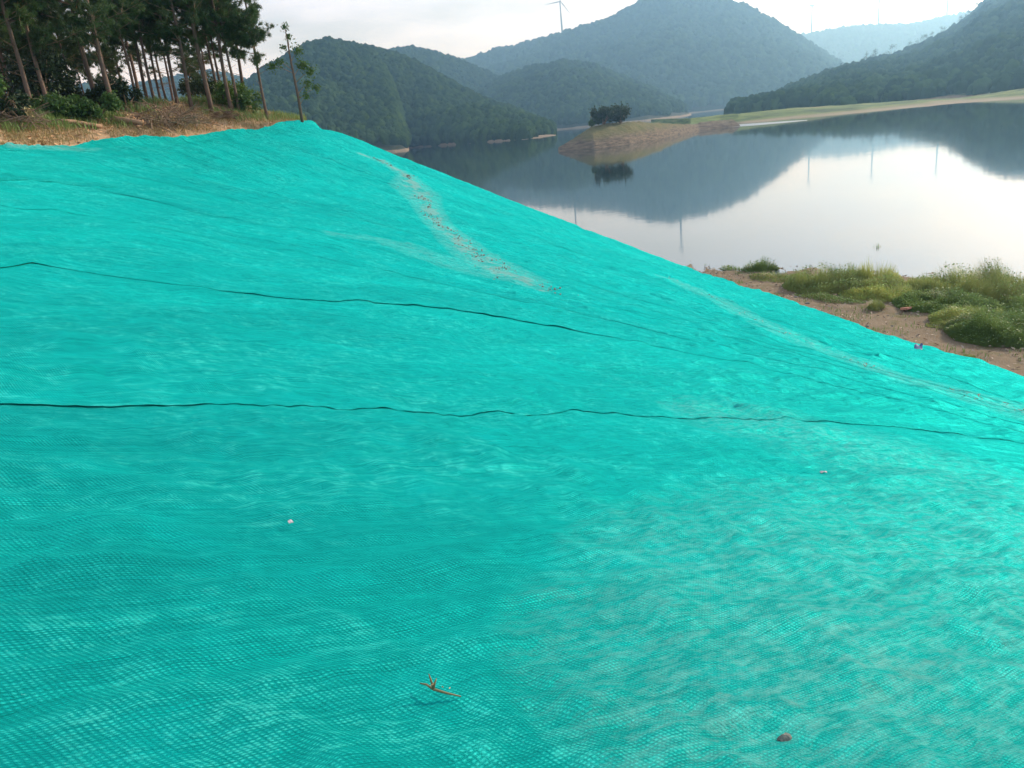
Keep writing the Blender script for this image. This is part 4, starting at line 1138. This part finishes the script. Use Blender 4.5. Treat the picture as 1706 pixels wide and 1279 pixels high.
clump(1240, 1330, (458, 470), .30, 1500, 516, 'low spreading grass between the airy bush and the bright stand', M_GRASS, 1.4, .9, .010, leafy=.4)
clump(1540, 1700, (535, 548), .55, 4200, 517, 'yellow green weeds filling the gap beyond the broken slab', M_GRASS, 2.2, .8, .010, leafy=.5)
clump(1444, 1474, (512, 513), .42, 420, 510, 'single small round grass tuft standing on bare soil', M_GRASS, .7, .8, .009)
clump(1315, 1430, (488, 505), .22, 1300, 511, 'thin low grass edging the foot of the bright stand', M_GRASS_D, .9, .9, .009, leafy=.4)
clump(1535, 1630, (538, 550), .20, 1300, 512, 'short yellow green grass patch on soil beside the slab', M_GRASS, 1.2, .9, .010)
clump(1612, 1628, (592, 592), .20, 110, 513, 'tiny lone seedling tuft on the bare soil near the net', M_GRASS, .3, .7, .008)
clump(1455, 1475, (417, 416), .50, 60, 514, 'few thin reeds standing out in the water', M_GRASS_D, .5, .4, .006)
# sparse low weeds on the soil
r = np.random.default_rng(71)
az_ = np.radians(r.uniform(14, 37, 5200)); rt_ = np.interp(np.degrees(az_), toe_az, toe_r); rh_ = np.interp(np.degrees(az_), sh_az, sh_r)
rr = rt_ + (rh_ - rt_) * r.uniform(.06, 1.0, 5200); x, y = rr * np.sin(az_), rr * np.cos(az_)
k = fbm(x * .7, y * .7, 73, 3) > .22; x, y = x[k], y[k]
V, F = blades(np.stack([x, y, T(x, y) - .08], -1), .15, .010, 74, 1.0)
tag(obj('shore_weeds', mesh_np('shore_weeds', V, F, M_GRASS_D, False)), 'sparse low weeds over the bare shore soil', 'weeds', kind='stuff')
az_ = np.radians(r.uniform(14, 37, 1500)); rt_ = np.interp(np.degrees(az_), toe_az, toe_r); rh_ = np.interp(np.degrees(az_), sh_az, sh_r)
rr = rt_ + (rh_ - rt_) * r.uniform(.02, .95, 1500); x, y = rr * np.sin(az_), rr * np.cos(az_)
V, F = leafbits(np.stack([x, y, T(x, y) - .03], -1), None, .06, 3.5, 75)
tag(obj('shore_litter', mesh_np('shore_litter', V, F, M_STRAW, False)), 'dry straw and chips strewn over the bare shore soil', 'litter', kind='stuff')
# stones of the shore
SV = [rock(900 + q, 2, (1, .8, .55)) for q in range(3)]
SM = [mesh_np('stone', a, f, M_STONE, False) for a, f in SV]
for q in range(26):
    a = math.radians(random.uniform(14, 36)); rt_ = float(np.interp(math.degrees(a), toe_az, toe_r)); rh_ = float(np.interp(math.degrees(a), sh_az, sh_r))
    rr = rt_ + (rh_ - rt_) * random.uniform(.08, .9); x, y = rr * math.sin(a), rr * math.cos(a)
    s = random.uniform(.03, .085); o = obj('stone', SM[q % 3], None, (x, y, float(T(x, y)) - .06)); o.scale = (s, s, s); o.rotation_euler = (0, 0, random.uniform(0, 6))
    tag(o, 'small grey stone half sunk in the bare shore soil', 'stone', 'stones on the shore')
# broken brick
import bmesh
bm = bmesh.new(); bmesh.ops.create_cube(bm, size=1)
for v in bm.verts: v.co = (v.co.x * .44, v.co.y * .30, v.co.z * .07)
for v in bm.verts:
    if v.co.x > 0 and v.co.y > 0: v.co.x -= .12
    if v.co.x < 0 and v.co.y < 0: v.co.y += .05
bmesh.ops.bevel(bm, geom=list(bm.edges), offset=.008, segments=1, affect='EDGES')
me = bpy.data.meshes.new('broken_tile'); bm.to_mesh(me); bm.free(); me.materials.append(M_BRICK)
q_ = march(1514, 514); o = obj('broken_tile', me, None, q_ + [0, 0, .02]); o.rotation_euler = (-.22, .1, .5)
tag(o, 'broken pink clay slab lying tilted on the bare shore soil', 'brick')

# ------------------------------------------------------------------ far shore plants
def islet_at(px, r_): 
    a = azel(px, 205)[0]; x, y = r_ * math.sin(a), r_ * math.cos(a); return np.array([x, y, float(islet_z(np.array(x), np.array(y))) - .1])
shrub('thicket', islet_at(1004, 208), 6.0, 4.6, 2600, .32, 601, 'dark dense thicket on the crest of the rocky islet', 'thicket', M_LEAF_D, None, 12, 6, 5)
shrub('thicket', islet_at(1033, 211), 4.6, 4.8, 2200, .32, 602, 'taller dark bush growing against the thicket on the islet', 'thicket', M_LEAF_D, None, 10, 5, 4)
shrub('thicket', islet_at(985, 205), 1.8, 1.6, 500, .22, 603, 'small round bush low on the islet side of the thicket', 'thicket', M_LEAF, None, 5, 3)
def small_tree(px, py, r_, h, seed):
    p_ = at_r(px, py, r_); r = np.random.default_rng(seed); root = empty('hillside_tree', p_ + [0, 0, -2.0])
    mb = MB(); mb.tube([(0, 0, -1), (.1, 0, h * .5), (0, .1, h + 1.5)], [.2, .15, .05], 5); mb.build('trunk', M_TWIG, root)
    C = [(r.normal() * h * .16, r.normal() * h * .16, 2 + h * r.uniform(.35, 1.0)) for _ in range(7)]
    V, F = leaf_cloud(C, [h * r.uniform(.12, .24) for _ in C], 420, .28, seed, .3); obj('crown', mesh_np('crown', V, F, M_LEAF_D, False), root)
    tag(root, 'small tree standing up from the skyline of the right slope', 'tree', 'skyline trees of the right slope')
for q, (px, py, r_, h) in enumerate([(1443, 106, 543, 7), (1455, 103, 546, 8), (1484, 96, 556, 9.5), (1514, 88, 566, 7.5), (1532, 80, 572, 8), (1540, 75, 575, 7), (1552, 69, 578, 6), (1569, 61, 583, 6.5), (1585, 53, 586, 5), (1600, 42, 590, 6.5), (1613, 32, 592, 7), (1628, 17, 596, 5.5), (1404, 117, 526, 5), (1380, 125, 515, 4.5), (1350, 137, 500, 4.5)]):
    r2 = float(np.interp(px, RX, RRNG)); small_tree(px, py + 2, r2, h * r2 / r_ * .9, 700 + q)

# ------------------------------------------------------------------ haze
m, t, p = mat('haze')
t.nodes.remove(p)
pv = nd(t, 'ShaderNodeVolumePrincipled', {'Color': (.29, .60, 1.0, 1), 'Absorption Color': (1, 1, 1, 1), 'Density': .00044, 'Anisotropy': .62})
t.links.new(pv.outputs[0], t.nodes['Material Output'].inputs['Volume'])
x0, x1, y0, y1, z0, z1 = -1900, 2400, -600, 3450, -7.0, 400
V = [(x, y, z) for z in (z0, z1) for x, y in ((x0, y0), (x1, y0), (x1, y1), (x0, y1))]
me = mesh_np('haze', V, [(3, 2, 1, 0), (4, 5, 6, 7), (0, 1, 5, 4), (1, 2, 6, 5), (2, 3, 7, 6), (3, 0, 4, 7)], m, False)
tag(obj('haze', me), 'thin bluish haze filling the air over the water and hills', 'haze', kind='stuff')
